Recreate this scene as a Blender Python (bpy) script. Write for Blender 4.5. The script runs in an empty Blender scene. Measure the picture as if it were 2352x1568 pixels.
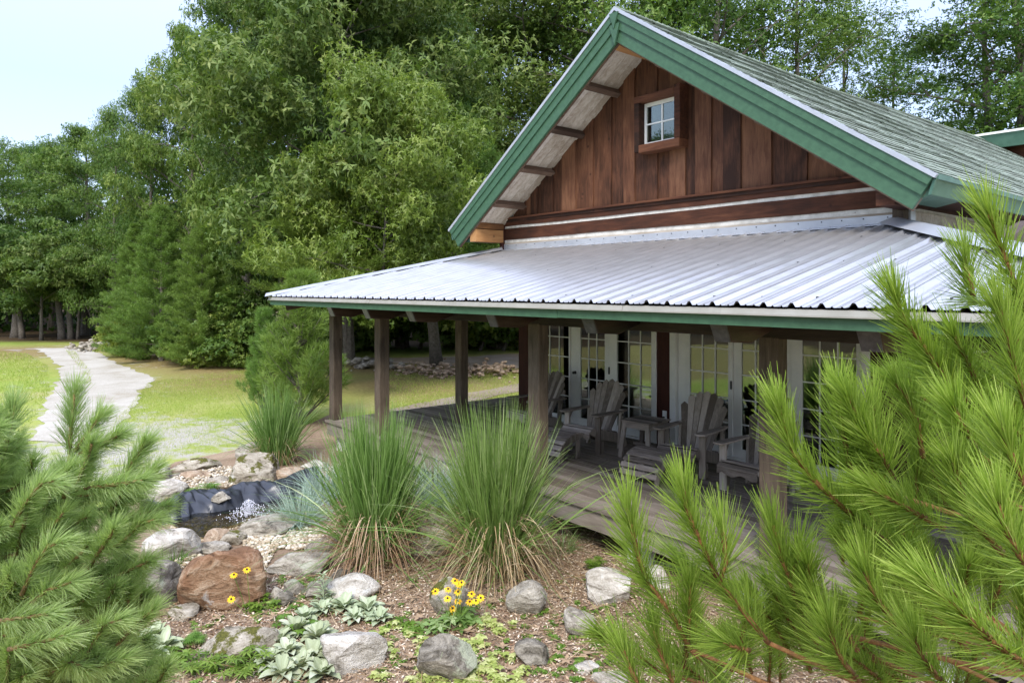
import bpy, bmesh, math, random
import numpy as np
from mathutils import Vector, Matrix, noise
R = math.radians
random.seed(7)
rng = np.random.default_rng(7)
sc = bpy.context.scene
COL = sc.collection

# ------------------------------------------------------------------ camera, world, sun
CAMZ = 3.0
cam_d = bpy.data.cameras.new("camera"); cam = bpy.data.objects.new("camera", cam_d); COL.objects.link(cam)
cam.location = (0, 0, CAMZ); cam.rotation_euler = (R(90), 0, R(50.27))
cam_d.lens = 24.68; cam_d.sensor_width = 36; cam_d.shift_y = -0.0507
cam_d.clip_start = 0.05; cam_d.clip_end = 1500
sc.camera = cam
SUN_EL, SUN_AZ = 46, 138       # azimuth counted from +Y towards +X
world = bpy.data.worlds.new("World"); sc.world = world; world.use_nodes = True
wn = world.node_tree.nodes; wl = world.node_tree.links
bg = wn["Background"]; sky = wn.new("ShaderNodeTexSky"); sky.sky_type = 'NISHITA'; sky.sun_disc = False
sky.sun_elevation = R(SUN_EL); sky.sun_rotation = R(SUN_AZ); sky.dust_density = 1.2; sky.air_density = 1.0; sky.ozone_density = 1.5
wm = wn.new("ShaderNodeMix"); wm.data_type = 'RGBA'; wm.inputs[0].default_value = .45      # thin veil of high cloud, with brightness added overhead as extra fill
wl.new(sky.outputs[0], wm.inputs[6])
wt = wn.new("ShaderNodeTexCoord"); wx = wn.new("ShaderNodeSeparateXYZ"); wl.new(wt.outputs['Generated'], wx.inputs[0])
wr = wn.new("ShaderNodeMapRange"); wr.inputs[1].default_value = .25; wr.inputs[2].default_value = .9; wr.inputs[3].default_value = 1.0; wr.inputs[4].default_value = 3.3; wl.new(wx.outputs[2], wr.inputs[0])
wv = wn.new("ShaderNodeVectorMath"); wv.operation = 'SCALE'; wv.inputs[0].default_value = (3.9, 4.3, 6.0); wl.new(wr.outputs[0], wv.inputs['Scale']); wl.new(wv.outputs[0], wm.inputs[7])
wl.new(wm.outputs[2], bg.inputs[0]); bg.inputs[1].default_value = 0.15
sd = bpy.data.lights.new("sun", 'SUN'); sd.energy = 2.3; sd.angle = R(20); sd.color = (1, .95, .87)
so = bpy.data.objects.new("sun", sd); COL.objects.link(so); so.location = (0, -10, 30)
_v = Vector((math.sin(R(SUN_AZ)) * math.cos(R(SUN_EL)), math.cos(R(SUN_AZ)) * math.cos(R(SUN_EL)), math.sin(R(SUN_EL))))
so.rotation_euler = _v.to_track_quat('Z', 'Y').to_euler()
sc.view_settings.view_transform = 'Standard'; sc.view_settings.look = 'None'
sc.view_settings.exposure = 0.9; sc.view_settings.gamma = 1
sc.cycles.max_bounces = 8; sc.cycles.transparent_max_bounces = 12; sc.cycles.diffuse_bounces = 6

# ------------------------------------------------------------------ measuring helpers (photo measured on a 2352 wide print)
_F = 36.0 / 24.68
_M = cam.rotation_euler.to_matrix()
def ray(px, py):
    x = (px - 1176) / 2352 * _F; y = -(py - 784) / 2352 * _F + (-0.0507) * _F
    return _M @ Vector((x, y, -1))
def G(px, py, z=0.0):
    r = ray(px, py); t = (z - CAMZ) / r.z
    return Vector((r.x * t, r.y * t, z))
def D(px, py, d):
    r = ray(px, py); return Vector((r.x * d, r.y * d, CAMZ + r.z * d))
def dist(p): return math.hypot(p[0], p[1])

# ------------------------------------------------------------------ materials
def new_mat(name):
    m = bpy.data.materials.new(name); m.use_nodes = True
    nt = m.node_tree; b = nt.nodes["Principled BSDF"]
    return m, nt, nt.nodes, nt.links, b
def ramp(n, l, fac, stops):
    r = n.new("ShaderNodeValToRGB"); e = r.color_ramp.elements
    while len(e) > 1: e.remove(e[-1])
    e[0].position = stops[0][0]; e[0].color = (*stops[0][1], 1)
    for p, c in stops[1:]:
        k = e.new(p); k.color = (*c, 1)
    l.new(fac, r.inputs[0]); return r.outputs[0]
def coord(n, l, scale=(1, 1, 1), kind='Object'):
    tc = n.new("ShaderNodeTexCoord"); mp = n.new("ShaderNodeMapping"); mp.inputs['Scale'].default_value = scale
    l.new(tc.outputs[kind], mp.inputs[0]); return mp.outputs[0]
def noise_n(n, l, vec, scale, detail=4, rough=.55, dist=0):
    t = n.new("ShaderNodeTexNoise"); t.inputs['Scale'].default_value = scale; t.inputs['Detail'].default_value = detail
    t.inputs['Roughness'].default_value = rough; t.inputs['Distortion'].default_value = dist
    l.new(vec, t.inputs['Vector']); return t.outputs[0]
def mix(n, l, fac, a, b, mode='MIX'):
    m = n.new("ShaderNodeMix"); m.data_type = 'RGBA'; m.blend_type = mode
    for s, v in ((m.inputs[0], fac), (m.inputs[6], a), (m.inputs[7], b)):
        if isinstance(v, (int, float)): s.default_value = v
        elif isinstance(v, tuple): s.default_value = (*v, 1)
        else: l.new(v, s)
    return m.outputs[2]
def math_n(n, l, op, a, b=0.0, clamp=False):
    m = n.new("ShaderNodeMath"); m.operation = op; m.use_clamp = clamp
    for s, v in ((m.inputs[0], a), (m.inputs[1], b)):
        if isinstance(v, (int, float)): s.default_value = v
        else: l.new(v, s)
    return m.outputs[0]
def attr(n, name='v'):
    a = n.new("ShaderNodeAttribute"); a.attribute_name = name; return a
def bump(n, l, h, strength=.3, dist=.01, b=None):
    k = n.new("ShaderNodeBump"); k.inputs['Strength'].default_value = strength; k.inputs['Distance'].default_value = dist
    l.new(h, k.inputs['Height'])
    if b is not None: l.new(k.outputs[0], b.inputs['Normal'])
    return k.outputs[0]

def mat_wood(name, c_dark, c_mid, c_light, axis='Z', scale=6, rough=.75, var=.55, knots=True, bstr=.5):
    """grain runs along axis; vertex attribute v shifts tone per board"""
    m, nt, n, l, b = new_mat(name)
    s = {'X': (.12, 1, 1), 'Y': (1, .12, 1), 'Z': (1, 1, .12)}[axis]
    at = attr(n)
    tc = n.new("ShaderNodeTexCoord"); cm = n.new("ShaderNodeCombineXYZ")
    off = math_n(n, l, 'MULTIPLY', at.outputs['Fac'], 37.0)
    l.new(off, cm.inputs[0]); l.new(off, cm.inputs[1]); l.new(off, cm.inputs[2])
    ad = n.new("ShaderNodeVectorMath"); ad.operation = 'ADD'; l.new(tc.outputs['Object'], ad.inputs[0]); l.new(cm.outputs[0], ad.inputs[1])
    mp = n.new("ShaderNodeMapping"); mp.inputs['Scale'].default_value = s; l.new(ad.outputs[0], mp.inputs[0])
    g1 = noise_n(n, l, mp.outputs[0], scale * 4, 6, .6, .6); g2 = noise_n(n, l, mp.outputs[0], scale * 16, 3, .6)
    g3 = noise_n(n, l, ad.outputs[0], 1.7, 3, .5)
    f = math_n(n, l, 'ADD', math_n(n, l, 'MULTIPLY', g1, .6), math_n(n, l, 'MULTIPLY', g2, .2))
    f = math_n(n, l, 'ADD', f, math_n(n, l, 'MULTIPLY', math_n(n, l, 'SUBTRACT', g3, .5), .5))
    f = math_n(n, l, 'ADD', f, math_n(n, l, 'MULTIPLY', math_n(n, l, 'SUBTRACT', at.outputs['Fac'], .5), var))
    c = ramp(n, l, f, [(.18, c_dark), (.42, c_mid), (.68, c_light)])
    if knots:
        vo = n.new("ShaderNodeTexVoronoi"); vo.inputs['Scale'].default_value = 2.3; l.new(ad.outputs[0], vo.inputs['Vector'])
        k = ramp(n, l, vo.outputs['Distance'], [(.0, (1, 1, 1)), (.045, (.7, .7, .7)), (.075, (0, 0, 0))])
        c = mix(n, l, math_n(n, l, 'MULTIPLY', k, .75), c, tuple(x * .45 for x in c_dark))
    l.new(c, b.inputs['Base Color']); b.inputs['Roughness'].default_value = rough; b.inputs['Specular IOR Level'].default_value = .25
    bump(n, l, g1, bstr, .004, b); return m

def mat_plain(name, c1, c2, scale=8, rough=.6, metal=0, bstr=.15, c3=None, spots=None):
    m, nt, n, l, b = new_mat(name); v = coord(n, l)
    f = noise_n(n, l, v, scale, 6, .6)
    st = [(.3, c1), (.65, c2)]
    if c3: st.append((.78, c3))
    c = ramp(n, l, f, st)
    if spots:
        f2 = noise_n(n, l, v, spots[1], 4, .7)
        c = mix(n, l, ramp(n, l, f2, [(spots[2], (0, 0, 0)), (spots[2] + .05, (1, 1, 1))]), c, spots[0])
    l.new(c, b.inputs['Base Color']); b.inputs['Roughness'].default_value = rough; b.inputs['Metallic'].default_value = metal
    bump(n, l, f, bstr, .01, b); return m

def mat_leaf(name, c1, c2, c3=None, trans=.35, rough=.5, spec=.3, objvar=.25):
    m, nt, n, l, b = new_mat(name)
    at = attr(n)
    st = [(0, c1), (.6, c2), (1, c3 or c2)]
    c = ramp(n, l, at.outputs['Fac'], st)
    oi = n.new("ShaderNodeObjectInfo")
    hs = n.new("ShaderNodeHueSaturation"); l.new(c, hs.inputs['Color'])
    l.new(math_n(n, l, 'ADD', math_n(n, l, 'MULTIPLY', oi.outputs['Random'], objvar), 1 - objvar / 2), hs.inputs['Value'])
    l.new(math_n(n, l, 'ADD', math_n(n, l, 'MULTIPLY', oi.outputs['Random'], -.03), .515), hs.inputs['Hue'])
    c = hs.outputs[0]
    l.new(c, b.inputs['Base Color']); b.inputs['Roughness'].default_value = rough; b.inputs['Specular IOR Level'].default_value = spec
    tr = n.new("ShaderNodeBsdfTranslucent")
    tc = mix(n, l, 1.0, c, (1.12, 1.18, .65), 'MULTIPLY'); l.new(tc, tr.inputs[0])
    ms = n.new("ShaderNodeMixShader"); ms.inputs[0].default_value = trans
    l.new(b.outputs[0], ms.inputs[1]); l.new(tr.outputs[0], ms.inputs[2]); l.new(ms.outputs[0], n["Material Output"].inputs[0])
    return m

def mat_rock(name, cols, lichen=(.42, .43, .36), lich=.62, moss=None, rust=None, scale=1.0):
    m, nt, n, l, b = new_mat(name)
    tc = n.new("ShaderNodeTexCoord"); oi = n.new("ShaderNodeObjectInfo")
    ad = n.new("ShaderNodeVectorMath"); ad.operation = 'ADD'; l.new(tc.outputs['Object'], ad.inputs[0])
    sc_ = n.new("ShaderNodeVectorMath"); sc_.operation = 'SCALE'; l.new(oi.outputs['Location'], sc_.inputs[0]); sc_.inputs['Scale'].default_value = 3.7
    l.new(sc_.outputs[0], ad.inputs[1]); v = ad.outputs[0]
    mp = n.new("ShaderNodeMapping"); mp.inputs['Scale'].default_value = (1, 1, 2.4); mp.inputs['Rotation'].default_value = (.4, .3, 0); l.new(v, mp.inputs[0])
    f1 = noise_n(n, l, mp.outputs[0], 5 * scale, 10, .65, .8); f2 = noise_n(n, l, v, 60 * scale, 5, .7); f3 = noise_n(n, l, v, 3.2 * scale, 6, .6, .3)
    f = math_n(n, l, 'ADD', math_n(n, l, 'MULTIPLY', f1, .75), math_n(n, l, 'MULTIPLY', f2, .25))
    c = ramp(n, l, f, [(.38, cols[0]), (.49, cols[1]), (.6, cols[2])])
    vr = n.new('ShaderNodeTexVoronoi'); vr.feature = 'DISTANCE_TO_EDGE'; vr.inputs['Scale'].default_value = 4.5; l.new(mp.outputs[0], vr.inputs['Vector'])
    if rust:
        c = mix(n, l, ramp(n, l, noise_n(n, l, v, 2.6, 8, .62, .5), [(.42, (0, 0, 0)), (.52, (.85, .85, .85))]), c,
                ramp(n, l, f1, [(.3, rust[0]), (.6, rust[1])]))
    c = mix(n, l, ramp(n, l, f3, [(lich, (0, 0, 0)), (lich + .05, (.8, .8, .8))]), c, lichen)
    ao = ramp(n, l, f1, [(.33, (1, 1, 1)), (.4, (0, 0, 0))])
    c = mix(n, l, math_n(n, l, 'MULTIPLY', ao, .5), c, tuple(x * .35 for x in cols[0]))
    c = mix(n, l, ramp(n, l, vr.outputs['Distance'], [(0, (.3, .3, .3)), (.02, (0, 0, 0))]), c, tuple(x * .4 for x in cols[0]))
    if moss:
        ge = n.new("ShaderNodeNewGeometry"); sx = n.new("ShaderNodeSeparateXYZ"); l.new(ge.outputs['Normal'], sx.inputs[0])
        f4 = noise_n(n, l, v, 4.5, 8, .7)
        mk = math_n(n, l, 'ADD', f4, math_n(n, l, 'MULTIPLY', sx.outputs[2], .08))
        c = mix(n, l, ramp(n, l, mk, [(moss, (0, 0, 0)), (moss + .04, (1, 1, 1))]), c, ramp(n, l, f2, [(.3, (.04, .045, .01)), (.7, (.16, .15, .03))]))
    l.new(c, b.inputs['Base Color']); b.inputs['Roughness'].default_value = .88; b.inputs['Specular IOR Level'].default_value = .2
    hh = math_n(n, l, 'ADD', f1, math_n(n, l, 'MULTIPLY', f2, .35)); bump(n, l, hh, 1.0, .05, b); return m

M = {}
M['gable'] = mat_wood('stained_pine_boards', (.03, .012, .006), (.098, .04, .02), (.185, .088, .046), 'Z', 5, .7, .32)
M['log'] = mat_wood('stained_logs', (.02, .009, .005), (.065, .023, .011), (.125, .05, .024), 'X', 5, .75, .4)
M['logy'] = mat_wood('stained_logs_side', (.018, .009, .005), (.05, .02, .012), (.09, .04, .022), 'Y', 5, .75, .4)
M['orange'] = mat_wood('fresh_cedar', (.11, .05, .02), (.24, .11, .04), (.38, .2, .08), 'Y', 5, .7, .5)
M['lookout'] = mat_wood('lookout_timber', (.05, .032, .022), (.11, .07, .048), (.19, .13, .095), 'Y', 5, .8, .5)
M['soffit'] = mat_wood('grey_soffit_boards', (.3, .25, .19), (.5, .45, .38), (.66, .62, .56), 'X', 4, .85, .5)
M['post'] = mat_wood('weathered_timber', (.04, .03, .021), (.1, .076, .053), (.185, .145, .105), 'Z', 5, .8, .25, bstr=.7)
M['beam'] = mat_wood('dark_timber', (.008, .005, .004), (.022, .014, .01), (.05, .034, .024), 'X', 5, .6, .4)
M['rafter'] = mat_wood('dark_rafter', (.012, .008, .006), (.045, .026, .016), (.09, .058, .04), 'Y', 5, .5, .4)
M['tail'] = mat_plain('rafter_end_grain', (.03, .028, .03), (.075, .07, .072), 20, .35, 0, .4, (.16, .15, .155))
M['deck'] = mat_wood('deck_boards', (.11, .088, .068), (.22, .185, .15), (.32, .28, .24), 'X', 4, .72, .3)
M['chair'] = mat_wood('weathered_teak', (.11, .09, .072), (.25, .215, .18), (.42, .37, .32), 'Z', 7, .8, .45, False)
M['chairh'] = mat_wood('weathered_teak_slats', (.1, .082, .066), (.23, .195, .165), (.39, .34, .295), 'X', 7, .8, .45, False)
M['chink'] = mat_plain('chinking', (.4, .38, .33), (.62, .6, .54), 9, .9, 0, .6, None, ((.25, .22, .18), 14, .66))
M['green'] = mat_plain('green_painted_trim', (.03, .082, .042), (.045, .112, .058), 14, .55, 0, .12, None, ((.2, .27, .22), 11, .735))
M['greenm'] = mat_plain('green_metal', (.05, .12, .085), (.085, .17, .125), 5, .4, .2, .1, None, ((.25, .33, .28), 6, .72))
M['white'] = mat_plain('white_trim', (.7, .71, .69), (.78, .78, .75), 6, .5)
M['beige'] = mat_plain('beige_trim', (.27, .26, .22), (.33, .32, .28), 6, .45)
M['black'] = mat_plain('black_metal', (.015, .015, .015), (.03, .03, .03), 20, .4, .3)
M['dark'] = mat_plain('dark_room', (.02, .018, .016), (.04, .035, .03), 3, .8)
M['room'] = mat_plain('room_wall', (.3, .27, .22), (.4, .36, .3), 3, .8)
M['redpost'] = mat_wood('oxblood_post', (.02, .006, .004), (.04, .011, .008), (.07, .02, .013), 'Z', 5, .65, .4)
M['concrete'] = mat_plain('white_concrete', (.5, .5, .47), (.66, .66, .63), 12, .9, 0, .4)
M['bark'] = mat_plain('grey_bark', (.07, .058, .045), (.16, .14, .115), 12, .9, 0, .9, (.26, .25, .21))
M['twig'] = mat_plain('orange_twig', (.12, .05, .015), (.25, .12, .035), 60, .8, 0, .9)
M['twigl'] = mat_plain('pale_twig', (.12, .075, .025), (.26, .17, .06), 60, .8, 0, .9)

def mat_metalroof():
    m, nt, n, l, b = new_mat('galvanised_metal'); v = coord(n, l)
    f = noise_n(n, l, coord(n, l, (1, .05, 1)), 16, 3, .5); f2 = noise_n(n, l, v, 1.2, 4, .6)
    c = ramp(n, l, math_n(n, l, 'ADD', math_n(n, l, 'MULTIPLY', f, .9), math_n(n, l, 'MULTIPLY', f2, .1)), [(.3, (.46, .455, .45)), (.5, (.54, .535, .53)), (.7, (.58, .575, .57))])
    g = noise_n(n, l, coord(n, l, (1, .3, 1)), 5, 6, .7)
    c = mix(n, l, ramp(n, l, g, [(.66, (0, 0, 0)), (.8, (.08, .08, .08))]), c, (.4, .4, .42))
    l.new(c, b.inputs['Base Color']); b.inputs['Metallic'].default_value = .72; b.inputs['Roughness'].default_value = .3
    return m
M['metal'] = mat_metalroof()
M['flash'] = mat_plain('flashing', (.4, .42, .45), (.5, .52, .55), 3, .35, .4)
def mat_shingle():
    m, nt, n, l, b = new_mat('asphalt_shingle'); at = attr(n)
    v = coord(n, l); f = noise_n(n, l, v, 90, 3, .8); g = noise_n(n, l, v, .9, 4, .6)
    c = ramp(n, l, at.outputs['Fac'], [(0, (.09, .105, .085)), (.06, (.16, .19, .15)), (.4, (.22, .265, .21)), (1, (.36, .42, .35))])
    c = mix(n, l, ramp(n, l, g, [(.45, (0, 0, 0)), (.7, (.7, .7, .7))]), c, (.085, .085, .07))
    c = mix(n, l, .3, c, ramp(n, l, f, [(.35, (.06, .07, .06)), (.65, (.4, .46, .38))]))
    l.new(c, b.inputs['Base Color']); b.inputs['Roughness'].default_value = .95; b.inputs['Specular IOR Level'].default_value = .1
    bump(n, l, f, .5, .004, b); return m
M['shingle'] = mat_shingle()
def mat_glass():
    m, nt, n, l, b = new_mat('window_glass')
    gl = n.new("ShaderNodeBsdfGlossy"); gl.inputs['Roughness'].default_value = .01; gl.inputs[0].default_value = (.85, .9, .85, 1)
    tr = n.new("ShaderNodeBsdfTransparent"); tr.inputs[0].default_value = (.6, .64, .6, 1)
    fr = n.new("ShaderNodeFresnel"); fr.inputs[0].default_value = 1.5
    f = math_n(n, l, 'ADD', math_n(n, l, 'MULTIPLY', fr.outputs[0], 1.4), .09, True)
    ms = n.new("ShaderNodeMixShader"); l.new(f, ms.inputs[0]); l.new(tr.outputs[0], ms.inputs[1]); l.new(gl.outputs[0], ms.inputs[2])
    l.new(ms.outputs[0], n["Material Output"].inputs[0]); return m
M['glass'] = mat_glass()
def mat_water():
    m, nt, n, l, b = new_mat('pond_water_surface')
    gl = n.new("ShaderNodeBsdfGlossy"); gl.inputs['Roughness'].default_value = .04
    tr = n.new("ShaderNodeBsdfTransparent"); tr.inputs[0].default_value = (.33, .3, .16, 1)
    fr = n.new("ShaderNodeFresnel"); fr.inputs[0].default_value = 1.33
    f = noise_n(n, l, coord(n, l, (1, 1.0, 1)), 9, 4, .6, 1.0); bm = bump(n, l, f, .5, .03)
    l.new(bm, gl.inputs['Normal']); l.new(bm, fr.inputs['Normal'])
    ms = n.new("ShaderNodeMixShader"); l.new(math_n(n, l, 'MULTIPLY', fr.outputs[0], 1.3, True), ms.inputs[0]); l.new(tr.outputs[0], ms.inputs[1]); l.new(gl.outputs[0], ms.inputs[2])
    l.new(ms.outputs[0], n["Material Output"].inputs[0]); return m
M['water'] = mat_water()
M['liner'] = mat_plain('rubber_liner', (.016, .018, .022), (.03, .033, .04), 5, .38, 0, .25, None, ((.07, .07, .075), 6, .66))
def mat_lawn():
    m, nt, n, l, b = new_mat('dry_lawn'); v = coord(n, l)
    f = noise_n(n, l, v, .25, 6, .6, .4); f2 = noise_n(n, l, v, 9, 8, .75); f3 = noise_n(n, l, v, 45, 4, .8)
    ff = math_n(n, l, 'ADD', math_n(n, l, 'MULTIPLY', f, .6), math_n(n, l, 'MULTIPLY', f2, .4))
    c = ramp(n, l, ff, [(.36, (.2, .31, .045)), (.5, (.32, .38, .08)), (.62, (.43, .41, .17))])
    g = attr(n, 'dry'); c = mix(n, l, g.outputs['Fac'], c, ramp(n, l, f2, [(.35, (.2, .135, .06)), (.65, (.33, .27, .11))]))
    gr = attr(n, 'gravel')
    k = noise_n(n, l, coord(n, l, (1, 1, 1)), 1.6, 12, .8)
    k = math_n(n, l, 'ADD', k, math_n(n, l, 'MULTIPLY', gr.outputs['Fac'], .34))
    c = mix(n, l, ramp(n, l, k, [(.71, (0, 0, 0)), (.82, (1, 1, 1))]), c, ramp(n, l, f3, [(.3, (.36, .33, .27)), (.65, (.52, .49, .43))]))
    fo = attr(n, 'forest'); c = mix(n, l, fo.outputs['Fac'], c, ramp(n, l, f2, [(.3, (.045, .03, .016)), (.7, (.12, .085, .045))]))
    c = mix(n, l, .25, c, ramp(n, l, f3, [(.3, (.35, .35, .35)), (.7, (1, 1, 1))]), 'MULTIPLY')
    l.new(c, b.inputs['Base Color']); b.inputs['Roughness'].default_value = .95; b.inputs['Specular IOR Level'].default_value = .1
    bump(n, l, math_n(n, l, 'ADD', f2, f3), .6, .03, b); return m
M['lawn'] = mat_lawn()
def mat_gravel(name, stops, sc1=22):
    m, nt, n, l, b = new_mat(name); v = coord(n, l)
    f = noise_n(n, l, v, sc1, 10, .8); f2 = noise_n(n, l, v, .8, 6, .65, .6); vo = n.new("ShaderNodeTexVoronoi"); vo.inputs['Scale'].default_value = 28; l.new(v, vo.inputs['Vector'])
    ff = math_n(n, l, 'ADD', math_n(n, l, 'MULTIPLY', f, .45), math_n(n, l, 'MULTIPLY', f2, .55))
    c = ramp(n, l, ff, stops)
    c = mix(n, l, .3, c, ramp(n, l, vo.outputs['Distance'], [(.0, (1.0, 1.0, 1.0)), (.6, (.4, .38, .34))]), 'MULTIPLY')
    l.new(c, b.inputs['Base Color']); b.inputs['Roughness'].default_value = .95; bump(n, l, f, .6, .02, b); return m
M['drive'] = mat_gravel('gravel_drive', [(.34, (.28, .24, .13)), (.42, (.42, .38, .3)), (.56, (.55, .52, .45))])
M['path'] = mat_gravel('dirt_path', [(.34, (.22, .19, .1)), (.46, (.34, .27, .2)), (.6, (.42, .36, .3))])
M['mulch'] = mat_gravel('mulch_soil', [(.33, (.1, .062, .035)), (.47, (.25, .17, .105)), (.62, (.44, .33, .22))], 40)
M['chip'] = mat_leaf('bark_chips', (.17, .1, .055), (.42, .31, .2), (.72, .63, .48), 0, .9, .1, 0)
M['straw'] = mat_leaf('straw', (.16, .1, .05), (.33, .23, .12), (.55, .44, .28), .1, .8, .1, 0)
M['pebble'] = mat_leaf('river_pebbles', (.26, .18, .11), (.48, .4, .3), (.66, .6, .52), 0, .7, .3, 0)
M['grass'] = mat_leaf('lawn_blades', (.21, .33, .045), (.34, .42, .085), (.5, .5, .22), .35, .6, .2, 0)
M['weed'] = mat_leaf('weed_leaves', (.07, .15, .015), (.15, .26, .035), (.25, .36, .07), .35, .5, .3, 0)
M['lime'] = mat_leaf('variegated_leaves', (.22, .3, .05), (.45, .5, .16), (.62, .62, .32), .3, .5, .2, 0)
M['lamb'] = mat_leaf('woolly_leaves', (.24, .28, .155), (.37, .415, .26), (.52, .55, .4), .15, .9, .1, 0)
M['misc'] = mat_leaf('tall_grass_blades', (.09, .16, .03), (.22, .33, .09), (.48, .55, .28), .4, .4, .45, 0)
M['blue'] = mat_leaf('blue_grass_blades', (.2, .3, .24), (.36, .46, .38), (.52, .6, .5), .2, .5, .3, 0)
M['needleR'] = mat_leaf('yellow_green_needles', (.13, .2, .03), (.3, .41, .07), (.56, .64, .2), .45, .38, .4, 0)
M['needleL'] = mat_leaf('blue_green_needles', (.2, .3, .1), (.36, .48, .2), (.6, .68, .38), .52, .42, .4, 0)
M['needleM'] = mat_leaf('pine_needles', (.09, .165, .03), (.18, .28, .055), (.3, .4, .11), .4, .5, .3, .2)
M['leafA'] = mat_leaf('maple_leaves', (.055, .115, .02), (.125, .21, .038), (.25, .335, .08), .38, .5, .3)
M['leafB'] = mat_leaf('oak_leaves', (.05, .105, .02), (.115, .19, .04), (.24, .31, .1), .38, .5, .3)
M['leafY'] = mat_leaf('yellow_green_oak_leaves', (.11, .17, .022), (.21, .28, .045), (.35, .4, .1), .4, .45, .4)  # yellow green is the leaf colour itself, also used on some shrubs
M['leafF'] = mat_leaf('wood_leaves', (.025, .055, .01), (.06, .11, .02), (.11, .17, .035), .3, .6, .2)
M['petal'] = mat_leaf('yellow_petals', (.75, .42, .01), (.88, .56, .015), (.92, .66, .03), .2, .6, .2, 0)
M['cone'] = mat_plain('flower_centre', (.02, .008, .005), (.05, .02, .01), 60, .9)
M['foam'] = mat_plain('splashing_water', (.5, .5, .56), (.8, .8, .85), 60, .08)
rk = {}
rk['rust'] = mat_rock('rust_boulder', ((.14, .08, .045), (.28, .17, .095), (.42, .31, .21)), (.45, .42, .38), .64, None, ((.08, .038, .018), (.25, .13, .068)))
rk['grey'] = mat_rock('grey_rock', ((.15, .13, .1), (.32, .285, .225), (.5, .46, .38)), (.42, .43, .33), .6, .72)
rk['dark'] = mat_rock('dark_rock', ((.085, .072, .052), (.2, .178, .138), (.36, .325, .26)), (.4, .43, .3), .6, .68)
rk['pale'] = mat_rock('pale_rock', ((.24, .21, .16), (.46, .42, .35), (.66, .62, .54)), (.6, .6, .55), .62)
rk['mossy'] = mat_rock('mossy_rock', ((.15, .125, .085), (.33, .29, .22), (.5, .45, .36)), (.5, .5, .44), .62, .57)
rk['tan'] = mat_rock('tan_rock', ((.2, .13, .08), (.37, .27, .18), (.52, .42, .31)), (.5, .47, .4), .66)

# ------------------------------------------------------------------ mesh helpers
def tag(o, label=None, cat=None, group=None, kind=None):
    if label: o['label'] = label
    if cat: o['category'] = cat
    if group: o['group'] = group
    if kind: o['kind'] = kind
    return o
def empty(name, loc=(0, 0, 0), rz=0, label=None, cat=None, group=None):
    o = bpy.data.objects.new(name, None); COL.objects.link(o); o.location = loc; o.rotation_euler = (0, 0, rz)
    o.empty_display_size = .1
    return tag(o, label, cat, group)
def link(name, me, mat, parent=None, loc=(0, 0, 0), smooth=False):
    o = bpy.data.objects.new(name, me); COL.objects.link(o); o.location = loc
    if isinstance(mat, str): mat = M[mat]
    if mat is not None and not me.materials: me.materials.append(mat)
    if parent: o.parent = parent
    if smooth: me.polygons.foreach_set('use_smooth', [True] * len(me.polygons))
    return o
def np_mesh(name, V, F, v=None):
    """V (n,3), F (m,k) all faces with k corners"""
    V = np.asarray(V, dtype=np.float32); F = np.asarray(F, dtype=np.int32)
    me = bpy.data.meshes.new(name); me.vertices.add(len(V)); me.vertices.foreach_set('co', V.ravel())
    k = F.shape[1]; me.loops.add(F.size); me.loops.foreach_set('vertex_index', F.ravel())
    me.polygons.add(len(F)); me.polygons.foreach_set('loop_start', np.arange(0, F.size, k, dtype=np.int32))
    if v is not None:
        a = me.attributes.new('v', 'FLOAT', 'POINT'); a.data.foreach_set('value', np.asarray(v, dtype=np.float32))
    me.update(calc_edges=True); return me
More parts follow.
